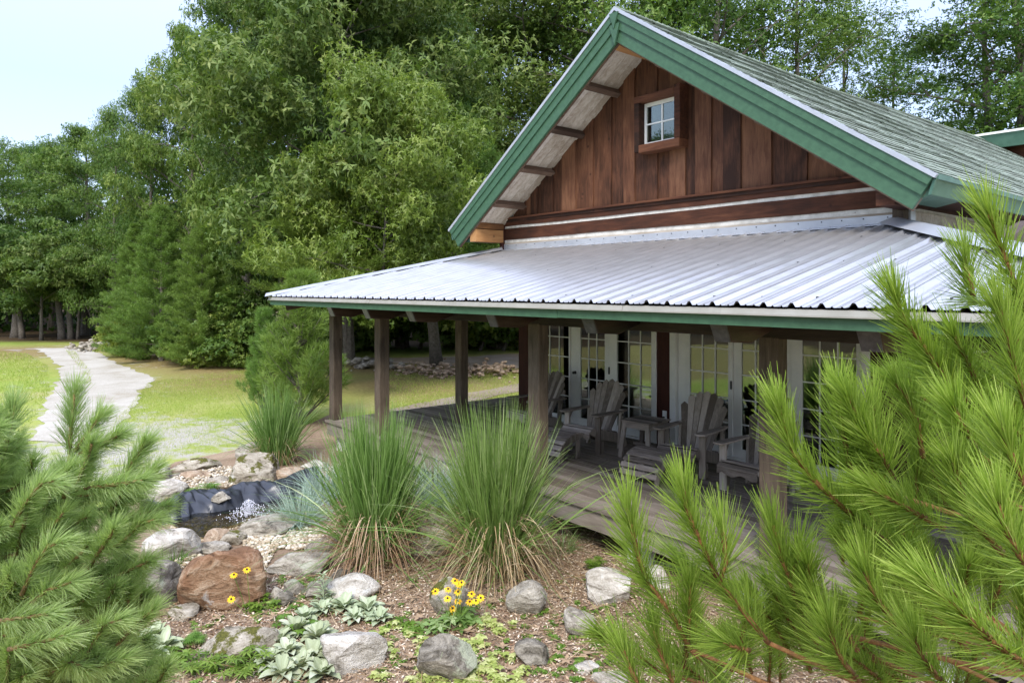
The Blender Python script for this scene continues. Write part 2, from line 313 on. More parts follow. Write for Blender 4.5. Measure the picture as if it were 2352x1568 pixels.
class MB:
    def __init__(s): s.V = []; s.F = []; s.v = []
    def add(s, vs, fs, v=None):
        o = len(s.V); s.V += [tuple(p) for p in vs]; s.F += [tuple(i + o for i in f) for f in fs]
        s.v += [random.random() if v is None else v] * len(vs)
        return s
    def hexa(s, b, t, v=None):   # bottom 4, top 4 points
        return s.add(list(b) + list(t), [(3, 2, 1, 0), (4, 5, 6, 7), (0, 1, 5, 4), (1, 2, 6, 5), (2, 3, 7, 6), (3, 0, 4, 7)], v)
    def box(s, x0, x1, y0, y1, z0, z1, v=None, mat=None):
        b = [(x0, y0, z0), (x1, y0, z0), (x1, y1, z0), (x0, y1, z0)]; t = [(x0, y0, z1), (x1, y0, z1), (x1, y1, z1), (x0, y1, z1)]
        if mat is not None: b = [mat @ Vector(p) for p in b]; t = [mat @ Vector(p) for p in t]
        return s.hexa(b, t, v)
    def bar(s, a, b, w, h, up=(0, 0, 1), v=None, w2=None, h2=None):
        a = Vector(a); b = Vector(b); d = (b - a).normalized(); u = Vector(up); x = d.cross(u)
        if x.length < 1e-4: x = d.cross(Vector((1, 0, 0)))
        x.normalize(); u = x.cross(d); w2 = w2 or w; h2 = h2 or h
        q = lambda p, W, H: [p - x * W / 2 - u * H / 2, p + x * W / 2 - u * H / 2, p + x * W / 2 + u * H / 2, p - x * W / 2 + u * H / 2]
        return s.hexa(q(a, w, h), q(b, w2, h2), v)
    def prism(s, poly, y0, y1, v=None, ax='Y'):
        n = len(poly)
        f = (lambda p, y: (p[0], y, p[1])) if ax == 'Y' else (lambda p, y: (y, p[0], p[1])) if ax == 'X' else (lambda p, y: (p[0], p[1], y))
        return s.add([f(p, y0) for p in poly] + [f(p, y1) for p in poly],
                     [tuple(range(n))[::-1], tuple(range(n, 2 * n))] + [(i, (i + 1) % n, n + (i + 1) % n, n + i) for i in range(n)], v)
    def tube(s, pts, rad, n=6, v=None):
        P = [Vector(p) for p in pts]; vs = []; fs = []
        for i, p in enumerate(P):
            d = (P[min(i + 1, len(P) - 1)] - P[max(i - 1, 0)]).normalized()
            x = d.cross(Vector((.13, .31, 1))); x = x if x.length > .1 else d.cross(Vector((1, 0, 0))); x.normalize(); y = d.cross(x)
            r = rad[i] if isinstance(rad, (list, tuple)) else rad
            vs += [p + x * math.cos(k * 2 * math.pi / n) * r + y * math.sin(k * 2 * math.pi / n) * r for k in range(n)]
        for i in range(len(P) - 1):
            fs += [(i * n + k, i * n + (k + 1) % n, (i + 1) * n + (k + 1) % n, (i + 1) * n + k) for k in range(n)]
        fs += [tuple(range(n))[::-1], tuple(range((len(P) - 1) * n, len(P) * n))]
        return s.add(vs, fs, v)
    def mesh(s, name):
        me = bpy.data.meshes.new(name); me.from_pydata(s.V, [], s.F)
        a = me.attributes.new('v', 'FLOAT', 'POINT'); a.data.foreach_set('value', s.v)
        bm = bmesh.new(); bm.from_mesh(me); bmesh.ops.recalc_face_normals(bm, faces=bm.faces); bm.to_mesh(me); bm.free()
        return me
    def build(s, name, mat, parent=None, loc=(0, 0, 0), smooth=False, bevel=0):
        o = link(name, s.mesh(name), mat, parent, loc, smooth)
        if bevel:
            m = o.modifiers.new('b', 'BEVEL'); m.width = bevel; m.segments = 1; m.limit_method = 'ANGLE'
        return o

def unit(a): return a / np.maximum(np.linalg.norm(a, axis=-1, keepdims=True), 1e-9)
def leaves(C, Dr, N, L, W, v, droop=.25):
    """kite leaves: base C, direction Dr, normal N, length L, width W -> V,F,v"""
    n = len(C); Dr = unit(Dr); S = unit(np.cross(Dr, N)); N = np.cross(S, Dr)
    L = np.broadcast_to(np.asarray(L, float), (n,))[:, None]; W = np.broadcast_to(np.asarray(W, float), (n,))[:, None]
    m = C + Dr * L * .45 - N * L * .06
    V = np.stack([C, m + S * W / 2 + N * L * .07, C + Dr * L - N * L * droop, m - S * W / 2 + N * L * .07], 1).reshape(-1, 3)
    F = np.arange(n * 4).reshape(-1, 4)
    return V, F, np.repeat(v, 4)
def rand_dirs(n): return unit(rng.normal(size=(n, 3)))

def ribbons(P0, Dir, L, W, bend, v, seg=6, tipw=.15):
    """curved ribbons; Dir start direction, bend (n,3) added quadratically; returns V,F,v"""
    n = len(P0); t = np.linspace(0, 1, seg + 1)[None, :, None]
    L = np.broadcast_to(np.asarray(L, float), (n,))[:, None, None]; W = np.broadcast_to(np.asarray(W, float), (n,))[:, None, None]
    C = P0[:, None] + unit(Dir)[:, None] * L * t + bend[:, None] * L * t * t
    side = unit(np.cross(unit(Dir), rand_dirs(n)))[:, None]
    w = W / 2 * np.where(t < .5, 1, 1 - (1 - tipw) * (t - .5) * 2)
    A = C - side * w; B = C + side * w
    V = np.stack([A, B], 2).reshape(-1, 3)
    k = (seg + 1) * 2; base = (np.arange(n) * k)[:, None, None]
    s = np.arange(seg)[None, :, None] * 2
    F = (base + s + np.array([0, 1, 3, 2])[None, None]).reshape(-1, 4)
    return V, F, np.repeat(v, k)
def join(parts):
    V = []; F = []; v = []; o = 0
    for a, b, c in parts: V.append(a); F.append(b + o); v.append(c); o += len(a)
    return np.concatenate(V), np.concatenate(F), np.concatenate(v)

# ================================================================== GROUND
_fx = [-300, 0, 190, 300, 400, 480, 560, 700, 800, 1000, 1190, 1500, 2000, 2600]
_fd = [40, 39, 39, 33, 31, 29, 28, 31, 35, 36, 36, 32, 27, 25]
CA, SA = math.cos(R(50.27)), math.sin(R(50.27))
def img_xd(X, Y):
    d = -SA * X + CA * Y; l = CA * X + SA * Y
    return 1176 + l / np.maximum(d, .01) * 2352 / _F, d
def axis_pts(lo, hi, a, b, s1, s2):
    p = list(np.arange(a, b, s1)); x = a
    while x > lo: s2_ = max(s2, (a - x) * .12); x -= s2_; p.insert(0, x)
    x = p[-1]
    while x < hi: s2_ = max(s2, (x - b) * .12); x += s2_; p.append(x)
    return np.array(p)
gx = axis_pts(-160, 90, -34, 4, .45, .5); gy = axis_pts(-60, 160, -6, 30, .45, .5)
XX, YY = np.meshgrid(gx, gy); nx, ny = len(gx), len(gy)
PX, DD = img_xd(XX, YY)
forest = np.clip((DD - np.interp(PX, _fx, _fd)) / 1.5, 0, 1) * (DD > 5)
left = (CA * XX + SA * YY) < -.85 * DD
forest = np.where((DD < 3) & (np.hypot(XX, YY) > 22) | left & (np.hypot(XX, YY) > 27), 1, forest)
drive_px = [(130, 799), (165, 815), (205, 845), (215, 875), (200, 905), (185, 935), (165, 965), (150, 1000)]
dl = [G(*p) for p in drive_px]
dd = np.min([np.hypot(XX - p.x, YY - p.y) for p in dl], 0)
g2 = [G(330, 1000), G(420, 1010), G(260, 1050), G(180, 1080), G(330, 1055), G(480, 1000)]
dg2 = np.min([np.hypot(XX - p.x, YY - p.y) for p in g2], 0)
grav = np.clip(1 - (dd - 1.5) / 6, 0, 1) * .55 + np.clip(1 - dg2 / 3.2, 0, 1) * .55
dryp = [G(420, 835), G(520, 845), G(350, 825), G(60, 812), G(880, 845), G(1000, 850), G(940, 880), G(1150, 835), G(30, 805), G(560, 870)]
dry = np.clip(1.25 - np.min([np.hypot(XX - p.x, YY - p.y) for p in dryp], 0) / 4.2, 0, 1)
dry = np.maximum(dry, np.where((((CA * XX + SA * YY) < -.85 * DD) | (DD < 1)) & (np.hypot(XX, YY) > 14), .8, 0))
ZZ = np.zeros_like(XX)
for j in range(ny):
    for i in range(nx):
        ZZ[j, i] = .25 * noise.noise(Vector((XX[j, i] * .12, YY[j, i] * .12, 0))) * min(1, max(0, (math.hypot(XX[j, i], YY[j, i]) - 45) / 15))
ZZ += np.clip((np.hypot(XX, YY) - 55) / 80, 0, 1) ** 1.5 * 7
V = np.stack([XX, YY, ZZ], -1).reshape(-1, 3)
idx = np.arange(nx * ny).reshape(ny, nx)
F = np.stack([idx[:-1, :-1], idx[:-1, 1:], idx[1:, 1:], idx[1:, :-1]], -1).reshape(-1, 4)
me = np_mesh('lawn', V, F)
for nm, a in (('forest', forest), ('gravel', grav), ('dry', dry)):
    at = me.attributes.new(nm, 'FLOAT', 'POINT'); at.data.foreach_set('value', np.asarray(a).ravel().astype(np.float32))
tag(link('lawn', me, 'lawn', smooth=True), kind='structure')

def sheet(name, pts, z, mat, step=.5, jit=.12, kind='structure'):
    out = []
    n = len(pts)
    for i in range(n):
        a = Vector(pts[i]).to_3d(); b = Vector(pts[(i + 1) % n]).to_3d(); k = max(1, int((b - a).length / step))
        nrm = (b - a).cross(Vector((0, 0, 1))).normalized()
        for j in range(k):
            p = a.lerp(b, j / k); w = noise.noise(Vector((p.x * 1.1, p.y * 1.1, 3))) * jit * 2.2 + random.uniform(-jit, jit) * .5
            out.append((p.x + nrm.x * w, p.y + nrm.y * w, z))
    bm = bmesh.new(); f = bm.faces.new([bm.verts.new(p) for p in out]); f.normal_update()
    if f.normal.z < 0: f.normal_flip()
    bmesh.ops.triangulate(bm, faces=[f]); me = bpy.data.meshes.new(name); bm.to_mesh(me); bm.free()
    return tag(link(name, me, mat), kind=kind)
L_ = [(70, 800), (98, 810), (120, 824), (133, 842), (137, 862), (131, 885), (118, 910), (105, 935), (95, 965), (70, 1010)]
R_ = [(215, 1020), (275, 985), (305, 945), (322, 905), (350, 876), (338, 862), (290, 843), (250, 826), (222, 811), (200, 799)]
sheet('driveway', [G(*p) for p in L_ + R_], .010, 'drive', .22, .12)
sheet('driveway_verge', [G(40, 806), G(62, 800), G(185, 799), G(260, 801), G(10, 803)], .005, 'path', .6, .1)
sheet('dirt_path', [G(790, 822), G(900, 822), G(1000, 820), G(1100, 818), G(1200, 812), G(1330, 812), G(1330, 850), G(1195, 846), G(1100, 842), G(1000, 838), G(880, 833), G(790, 831)], .010, 'path', .5, .25)
sheet('gravel_strip_beside_deck', [G(740, 985), G(905, 938), G(1010, 916), G(1190, 880), G(1330, 870), G(1330, 900), G(1190, 900), G(1010, 935), G(905, 960)], .010, 'path', .4, .1)
bed = [G(250, 1180), G(300, 1132), G(345, 1095), G(400, 1062), G(520, 1040), G(600, 1018), G(700, 978), G(760, 950), (-12.4, 6.0, 0), (-12.4, 12, 0), (6, 12, 0), (6, -5, 0), (-5, -5, 0), G(-60, 1560), G(60, 1300)]
sheet('mulch_bed', bed, .015, 'mulch', .35, .08)

# ================================================================== LOG HOUSE
HL = Vector((-7.1, 8.9, 0))
house = empty('log_house', HL, 0, 'dark stained log house with green trim, shingle gable roof and a wide covered porch', 'house')
def part(mb, name, mat, parent=None, smooth=False, bevel=0):
    return mb.build(name, mat, parent or house, (0, 0, 0) if parent else -HL, smooth, bevel)
YW, YG, XC = 8.9, 8.03, -7.2
UL, UR = -10.91, -3.38           # upper wall
LL, LR = -10.48, -3.38           # lower wall
ZD = .56                          # deck top
AP, SL = 7.28, (7.28 - 4.20) / 4.41
YB = 26.0
def ridge_z(y): return AP + max(0, y - 14.7) * .026
# gable wall boards (vertical, lapped)
mb = MB(); mb.prism([(UL + .3, 4.4), (UR - .3, 4.4), (XC + .05, AP - .45), (XC - .05, AP - .45)], YW + .03, YW + .1, .2)
x = UL; k = 0; bx = []
while x < UR:
    w = random.choice((.15, .19, .24, .28, .31)); w = min(w, UR - x + .02); bx.append((x, x + w)); x += w
for (a, b_) in bx:
    k += 1; y0 = YW - (.0 if k % 2 else .028); o = .012 if k % 2 else -.022
    zt = lambda q: AP - .4 - abs(q - XC) * SL
    x0, x1 = a + o, b_ - o
    z1, z2 = zt(x0), zt(x1)
    if max(z1, z2) < 4.45: continue
    wob = random.uniform(-.012, .012)
    pts = [(x0, 4.42), (x1 + wob, 4.42), (x1, max(z2, 4.43)), (x0 + wob, max(z1, 4.43))]
    if x0 < XC < x1: pts = [(x0, 4.42), (x1, 4.42), (x1, z2), (XC, AP - .4), (x0, z1)]
    mb.prism(pts, y0, YW + .03)
part(mb, 'gable_boards', 'gable')
part(MB().box(UL - .02, UR + .02, YW - .07, YW + .05, 4.33, 4.415).box(UL - .02, UR + .02, YW - .10, YW - .06, 4.385, 4.42), 'ledge_board', 'log', bevel=.006)
mb = MB()
def log_front(z0, z1, y=YW - .05):
    n = 14; vs = []; 
    xs = np.linspace(UL - .02, UR - .1, n)
    for i in range(n - 1):
        a, b_ = xs[i], xs[i + 1]
        q = lambda X, z: z + .012 * noise.noise(Vector((X * .9, z * 7, 1)))
        mb.hexa([(a, y, q(a, z0)), (b_, y, q(b_, z0)), (b_, YW + .1, q(b_, z0)), (a, YW + .1, q(a, z0))],
                [(a, y, q(a, z1)), (b_, y, q(b_, z1)), (b_, YW + .1, q(b_, z1)), (a, YW + .1, q(a, z1))], .5)
for i, (z0, z1) in enumerate(((4.25, 4.33), (3.985, 4.20), (3.6, 3.79))):
    mb = MB(); log_front(z0, z1); part(mb, 'wall_log', 'log')
mb = MB()
log_front(4.195, 4.255, YW - .035); log_front(3.915, 3.99, YW - .035); part(mb, 'chinking', 'chink')
part(MB().box(UL, UR - .12, YW - .045, YW, 3.885, 3.92), 'grey_batten', 'soffit')
# wall flashing with nail heads
mb = MB().box(UL, UR - .12, YW - .058, YW - .03, 3.795, 3.892)
mb.hexa([(UL, YW - .17, 3.765), (UR, YW - .17, 3.765), (UR, YW - .03, 3.79), (UL, YW - .03, 3.79)], [(UL, YW - .17, 3.775), (UR, YW - .17, 3.775), (UR, YW - .03, 3.80), (UL, YW - .03, 3.80)])
fl = part(mb, 'wall_flashing', 'flash')
mb = MB(); x = UL + .15
while x < UR - .15: mb.box(x - .007, x + .007, YW - .064, YW - .0585, 3.858, 3.872); x += random.uniform(.24, .33)
part(mb, 'nail_heads', 'black', fl)
# corner posts of the upper wall
part(MB().box(UR - .14, UR + .005, YW - .12, YW + .05, 3.78, 4.34), 'corner_post', 'post', bevel=.008)
part(MB().box(UL - .07, UL + .02, YW - .1, YW + .05, 3.5, 4.30), 'corner_post', 'redpost', bevel=.008)
# plate logs reaching out under the rakes
for sx, X in ((1, UL - .05), (-1, UR + .05)):
    mb = MB().box(X - .1, X + .1, YG + .1, YW - .1, 3.93, 4.17).box(X - .09, X + .11, YG + .1, YW - .1, 4.185, 4.30)
    part(mb, 'plate_log', 'orange' if sx > 0 else 'log')
# side walls (right one visible) as stacked logs
mb = MB(); ch = MB()
for z0, z1 in ((.2, .52), (.56, .9), (.95, 1.3), (1.35, 1.7), (1.75, 2.1), (2.15, 2.5), (2.55, 2.9), (2.95, 3.3), (3.35, 3.72), (3.98, 4.45)):
    mb.box(UR - .2, UR, YW + .06, YB, z0, z1); mb.box(LL, LL + .2, YW + .25, YB, z0, z1)
ch.box(UR - .18, UR - .02, YW + .07, YB, .2, 4.4); ch.box(LL + .02, LL + .18, YW + .26, YB, .2, 4.4)
part(mb, 'side_wall_logs', 'logy'); part(ch, 'chinking', 'chink')
part(MB().box(UR - .005, UR + .02, YW + .1, YB, 3.76, 3.93), 'side_batten', 'soffit')
part(MB().box(UR + .0, UR + .03, YW - .02, YW + .12, 3.8, 3.95), 'flashing_tab', 'flash')
part(MB().box(LL, UR, YB - .1, YB, .2, 4.4).prism([(UL, 4.4), (UR, 4.4), (XC, AP)], YB - .1, YB), 'back_wall', 'log')
# gable roof deck and shingles
def roofpt(side, s, y, up=0):     # s = distance down the slope plan-wise from ridge (0..4.41), up = offset along normal
    nrm = Vector((side * SL, 0, 1)).normalized()
    x = XC + side * s; z = ridge_z(y) - s * SL
    return Vector((x, y, z)) + nrm * up
for side in (-1, 1):
    mb = MB(); ys = [YG + .05, 12, 14.7, 20, YB + .4]
    for i in range(4):
        a, b_ = ys[i], ys[i + 1]
        mb.hexa([roofpt(side, 0, a, -.16), roofpt(side, 4.38, a, -.16), roofpt(side, 4.38, b_, -.16), roofpt(side, 0, b_, -.16)],
                [roofpt(side, 0, a, -.01), roofpt(side, 4.38, a, -.01), roofpt(side, 4.38, b_, -.01), roofpt(side, 0, b_, -.01)], .5)
    part(mb, 'roof_deck', 'soffit')
Vs = []; vv = []
exp_ = .135
ncourse = int(4.43 * math.hypot(1, SL) / exp_)
for side in (1, -1):
    for c in range(ncourse):
        s1 = 4.43 - c * exp_ / math.hypot(1, SL); s0 = max(s1 - 1.25 * exp_ / math.hypot(1, SL), 0)
        y = YG - .02 - random.random() * .2
        while y < YB + .4:
            w = random.uniform(.12, .3); y1 = min(y + w, YB + .4); ya = max(y, YG - .01); 
            if y1 - ya > .02:
                t = .013 + .005 * math.sin(y * 1.7 + c) + random.uniform(-.003, .003); ds = random.choice((0, 0, .012, .025))
                p = [roofpt(side, s1 - ds, ya + .001, -.004), roofpt(side, s1 - ds, y1 - .001, -.004), roofpt(side, s1 - ds, ya + .001, t), roofpt(side, s1 - ds, y1 - .001, t),
                     roofpt(side, s0, ya + .001, .001), roofpt(side, s0, y1 - .001, .001)]
                Vs += p; vv += [min(1, max(0, random.gauss(.5, .17)))] * 6
            y = y1
V = np.array([tuple(p) for p in Vs]); nb = len(V) // 6; o = np.arange(nb)[:, None, None] * 6
V8 = V.reshape(nb, 6, 3); V8 = np.concatenate([V8, V8[:, :4]], 1); vv8 = np.concatenate([np.array(vv).reshape(nb, 6), np.zeros((nb, 4))], 1)  # butt faces coloured dark: asphalt cut edge plus a painted course shadow line
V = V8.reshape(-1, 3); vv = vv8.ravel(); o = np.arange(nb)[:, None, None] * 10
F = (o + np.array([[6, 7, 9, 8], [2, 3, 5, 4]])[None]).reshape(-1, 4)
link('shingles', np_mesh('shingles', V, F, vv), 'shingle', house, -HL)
mb = MB(); y = YG - .02
while y < YB + .4:
    for side in (-1, 1):
        mb.hexa([roofpt(side, 0, y, .006), roofpt(side, .13, y, .006), roofpt(side, .13, y + .16, .004), roofpt(side, 0, y + .16, .004)],
                [roofpt(side, 0, y, .03), roofpt(side, .13, y, .024), roofpt(side, .13, y + .16, .012), roofpt(side, 0, y + .16, .016)])
    y += .14
part(mb, 'ridge_cap', 'shingle')
# rake boards: nested layers below the roof line
def rake_layer(name, mat, o0, o1, y0, y1, e0=0, yb=None):
    for side in (-1, 1):
        nrm = Vector((side * SL, 0, 1)).normalized(); L = math.hypot(1, SL)
        def P(s, o):
            z = AP - s * SL; x = XC + side * s; return (x - nrm.x * o, z - nrm.z * o)
        # mitre at the apex: at x = XC the offset line is straight below
        a0 = (XC, AP - o0 * L); a1 = (XC, AP - o1 * L)
        p = [a0, P(4.41 + e0, o0), P(4.41 + e0, o1), a1]
        part(MB().prism(p, y0, y1), name, mat)
rake_layer('rake_drip_edge', 'flash', -.008, .038, YG - .035, YG + .05, .02)
rake_layer('rake_board', 'green', .038, .13, YG - .02, YG + .05)
rake_layer('rake_board', 'green', .13, .25, YG, YG + .06)
rake_layer('rake_board', 'green', .25, .42, YG + .025, YG + .07)
rake_layer('rake_backer', 'lookout', .14, .44, YG + .07, YG + .105)
part(MB().prism([(XC - .09, AP - .09), (XC + .09, AP - .09), (XC, AP - .33)], YG - .05, YG - .02).prism([(XC - .1, AP - .26), (XC + .1, AP - .26), (XC, AP - .58)], YG - .03, YG), 'peak_block', 'green')
# soffit boards on the rake overhang + lookouts
for side in (-1, 1):
    mb = MB()
    for i, (a, b_) in enumerate(((YG + .1, YG + .30), (YG + .305, YG + .5), (YG + .505, YG + .70), (YG + .705, YW + .05))):
        mb.hexa([roofpt(side, .22, a, -.345), roofpt(side, 4.2, a, -.345), roofpt(side, 4.2, b_, -.345), roofpt(side, .22, b_, -.345)],
                [roofpt(side, .22, a, -.32), roofpt(side, 4.2, a, -.32), roofpt(side, 4.2, b_, -.32), roofpt(side, .22, b_, -.32)])
    part(mb, 'soffit', 'soffit')
    for z in (6.72, 6.09, 5.53, 4.97, 4.42):
        s = max((AP - z - .52) / SL, .3)
        a = roofpt(side, s, YG + .1, -.40); b_ = roofpt(side, s, YW + .02, -.40)
        part(MB().bar(a, b_, .1, .11, up=(side * SL, 0, 1)), 'lookout', 'orange' if z > 6.5 else 'lookout', bevel=.005)
# eave fascia, right and left
for side in (-1, 1):
    mb = MB(); mw = MB(); ys = [YG + .02, 12, 14.7, 20, YB + .4]
    for i in range(4):
        a, b_ = ys[i], ys[i + 1]; za, zb = ridge_z(a) - 4.41 * SL, ridge_z(b_) - 4.41 * SL; X = XC + side * 4.40
        mb.hexa([(X - side * .07, a, za - .21), (X - side * .04, a, za - .21), (X - side * .04, b_, zb - .21), (X - side * .07, b_, zb - .21)],
                [(X - .02 * side, a, za - .03), (X + side * .012, a, za - .03), (X + side * .012, b_, zb - .03), (X - .02 * side, b_, zb - .03)], .5)
        mw.hexa([(X - side * .1, a, za - .04), (X + side * .03, a, za - .055), (X + side * .03, b_, zb - .055), (X - side * .1, b_, zb - .04)],
                [(X - side * .1, a, za + .02), (X + side * .035, a, za + .0), (X + side * .035, b_, zb + .0), (X - side * .1, b_, zb + .02)], .5)
    part(MB().prism([(XC + side * 4.06, 3.945), (XC + side * 4.395, 4.175), (XC + side * 4.35, 3.99), (XC + side * 4.1, 3.94)], YG + .075, YG + .2).prism([(XC + side * 4.1, 3.94), (XC + side * 4.36, 3.99), (XC + side * 4.36, 4.02), (XC + side * 4.0, 4.02)], YG + .2, YG + .9), 'eave_return', 'greenm')
    part(mb, 'eave_fascia', 'greenm'); part(mw, 'eave_drip_edge', 'greenm')
    part(MB().box(min(XC + side * 3.7, XC + side * 4.32), max(XC + side * 3.7, XC + side * 4.32), YW + .1, YB + .3, 3.99 + .02, 4.02 + .02), 'eave_soffit', 'logy')
# gable window
wx0, wx1, wz0, wz1 = -7.40, -6.50, 5.19, 6.07
mb = MB().box(wx0, wx0 + .1, YW - .21, YW, wz0 + .0, wz1 - .105).box(wx1 - .11, wx1, YW - .22, YW, wz0 + .1, wz1 + .04)
mb.box(wx0 - .0, wx1 - .112, YW - .215, YW, wz1 - .103, wz1).box(wx0 + .102, wx1 - .01, YW - .225, YW, wz0 - .03, wz0 + .098)
win = part(mb, 'window', 'log', bevel=.006)
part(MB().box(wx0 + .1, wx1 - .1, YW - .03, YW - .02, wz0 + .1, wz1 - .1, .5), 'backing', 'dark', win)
a, b_, c, d = wx0 + .1, wx1 - .11, wz0 + .1, wz1 - .1
mb = MB().box(a, a + .04, YW - .07, YW - .03, c, d).box(b_ - .04, b_, YW - .07, YW - .03, c, d).box(a + .04, b_ - .04, YW - .07, YW - .03, c, c + .05).box(a + .04, b_ - .04, YW - .07, YW - .03, d - .06, d)
mb.box((a + b_) / 2 - .011, (a + b_) / 2 + .011, YW - .065, YW - .035, c + .05, d - .06).box(a + .04, b_ - .04, YW - .062, YW - .038, (c + d) / 2 - .011, (c + d) / 2 + .011)
part(mb, 'sash', 'white', win)
part(MB().box(a + .04, b_ - .04, YW - .052, YW - .048, c + .05, d - .06), 'pane', 'glass', win)

# porch roof (corrugated metal, hipped)
EY, EZ, TZ = 4.94, 2.87, 3.785
EL, ER = -13.18, -.1
def pz(y): return EZ + (TZ - EZ) * (y - EY) / (YW - EY)
def ymax(x):
    if x < UL: return EY + (x - EL) / (UL - EL) * (YW - EY)
    if x > UR: return EY + (ER - x) / (ER - UR) * (YW - EY)
    return YW - .04
n0 = -12.52 - 3 * .2286
xs = []; k = 0; x = n0
while x < ER:
    wv = .0035 * math.sin(k * 2.1)
    for dx, h in ((-.032, 0), (-.012, .03), (.012, .03), (.032, 0), (.066, 0), (.077, .012), (.088, 0), (.138, 0), (.149, .012), (.160, 0)): xs.append((x + dx, h, k))
    x += .2286; k += 1
xs = [p for p in xs if EL + .03 < p[0] < ER - .03]
V = []; v = []
NS = 10
for (x, h, k) in xs:
    ye = ymax(x)
    for j in range(NS + 1):
        t = j / NS; y = EY + (ye - EY) * t
        pan = (k // 4)
        buck = .0022 * noise.noise(Vector((x * 1.1, y * .8, 2))) + .005 * ((k % 4) == 0)
        V.append((x, y, pz(y) + h + buck)); v.append((pan * .37) % 1)
n = len(xs); idx = np.arange(n * (NS + 1)).reshape(n, NS + 1)
F = np.stack([idx[:-1, :-1], idx[1:, :-1], idx[1:, 1:], idx[:-1, 1:]], -1).reshape(-1, 4)
link('porch_roof', np_mesh('porch_roof', V, F, v), 'metal', house, -HL)
# left and right hip planes, underside deck
mb = MB()
def plane(p, th=.012):
    mb.add([Vector(q) for q in p] + [Vector(q) - Vector((0, 0, th)) for q in p], [(0, 1, 2, 3), (7, 6, 5, 4), (0, 4, 5, 1), (1, 5, 6, 2), (2, 6, 7, 3), (3, 7, 4, 0)], .5)
plane([(EL, EY, EZ), (UL, YW, TZ), (UL, 16, TZ), (EL, 16, EZ)]); plane([(UR, YW, TZ), (ER, EY, EZ), (ER, 20, EZ), (UR, 20, TZ)])
part(mb, 'side_porch_roof', 'metal')
mb = MB(); y = YW
while y < 19: mb.bar((UR, y, TZ + .008), (ER, y, EZ + .008), .03, .02); y += .2286
y = EY + .3
while y < YW: t = (y - EY) / (YW - EY); mb.bar((ER + (UR - ER) * t, y, pz(y) + .008), (ER, y, EZ + .008), .03, .02); y += .2286
part(mb, 'side_roof_ribs', 'metal')
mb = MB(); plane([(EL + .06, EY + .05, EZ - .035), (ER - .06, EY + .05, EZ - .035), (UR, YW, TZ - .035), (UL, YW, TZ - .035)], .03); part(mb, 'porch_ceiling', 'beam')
def cap(a, b_, w=.34, nm='hip_cap'):
    mb = MB(); a = Vector(a); b_ = Vector(b_); d = (b_ - a).normalized(); s = d.cross(Vector((0, 0, 1))).normalized() * w / 2
    vs = []
    for p in (a, b_): vs += [p - s - Vector((0, 0, .03)), p - s * .2 + Vector((0, 0, .03)), p + s * .2 + Vector((0, 0, .03)), p + s - Vector((0, 0, .03)), ]
    mb.add(vs, [(0, 1, 5, 4), (1, 2, 6, 5), (2, 3, 7, 6), (0, 4, 7, 3), (0, 3, 2, 1), (4, 5, 6, 7)]); part(mb, nm, 'flash')
cap((EL - .02, EY - .02, EZ + .03), (UL, YW - .1, TZ + .03)); cap((UR - .1, YW - .14, TZ + .035), (ER, EY, EZ + .03), .36)
# eave trim: white drip, green fascia with joints
mb = MB(); js = [EL, -11.9, -9.2, -7.05, -4.35, -3.3, ER]
for i in range(len(js) - 1):
    a, b_ = js[i] + .0, js[i + 1] - .004; o = .004 * (i % 2)
    mb.hexa([(a, EY + .005 - o, 2.806 + .004 * (i % 2)), (b_, EY + .005 - o, 2.806), (b_, EY + .04, 2.795), (a, EY + .04, 2.80)], [(a, EY + .015 - o, 2.852), (b_, EY + .015 - o, 2.852), (b_, EY + .04, 2.856), (a, EY + .04, 2.856)])
    mb.box(a, b_, EY - .008 - o, EY + .02, 2.799, 2.811)
part(mb, 'eave_drip_edge', 'beige')
mb = MB(); js = [EL + .05, -10.2, -5.25, ER]
for i in range(3): mb.box(js[i], js[i + 1] - .003, EY + .03 - .003 * (i % 2), EY + .06, 2.712 - .004 * (i % 2), 2.80, .5)
part(mb, 'porch_fascia', 'green')
part(MB().box(EL + .03, EL + .06, EY + .06, 15, 2.715, 2.85).box(ER - .06, ER - .03, EY + .06, 19, 2.715, 2.85), 'porch_fascia', 'green')
# rafters with exposed rounded tails
def rafter(x, w=.165, h=.29):
    y0 = EY + .12; z0 = pz(y0) - .05
    mb = MB(); pr = [(y0, z0), (y0 + .03, z0 - h * .5), (y0 + .1, z0 - h), (y0 + .42, z0 - h - .02), (y0 + .95, z0 - h * .55), (YW - .05, pz(YW - .05) - .05 - h * .8), (YW - .05, pz(YW - .05) - .05)]
    mb.prism([(a, b_) for a, b_ in pr], x - w / 2, x + w / 2, None, 'X')
    r = part(mb, 'rafter', 'rafter', bevel=.012)
    mt = MB(); mt.hexa([(x - w / 2 + .004, y0 - .006, z0 - .002), (x + w / 2 - .004, y0 - .006, z0 - .002), (x + w / 2 - .004, y0 + .01, z0), (x - w / 2 + .004, y0 + .01, z0)],
        [(x - w / 2 + .004, y0 + .024, z0 - h * .5), (x + w / 2 - .004, y0 + .024, z0 - h * .5), (x + w / 2 - .004, y0 + .04, z0 - h * .5), (x - w / 2 + .004, y0 + .04, z0 - h * .5)])
    mt.hexa([(x - w / 2 + .004, y0 + .024, z0 - h * .5), (x + w / 2 - .004, y0 + .024, z0 - h * .5), (x + w / 2 - .004, y0 + .04, z0 - h * .5), (x - w / 2 + .004, y0 + .04, z0 - h * .5)],
        [(x - w / 2 + .008, y0 + .094, z0 - h), (x + w / 2 - .008, y0 + .094, z0 - h), (x + w / 2 - .008, y0 + .11, z0 - h + .01), (x - w / 2 + .008, y0 + .11, z0 - h + .01)])
    part(mt, 'end_grain', 'tail', r)
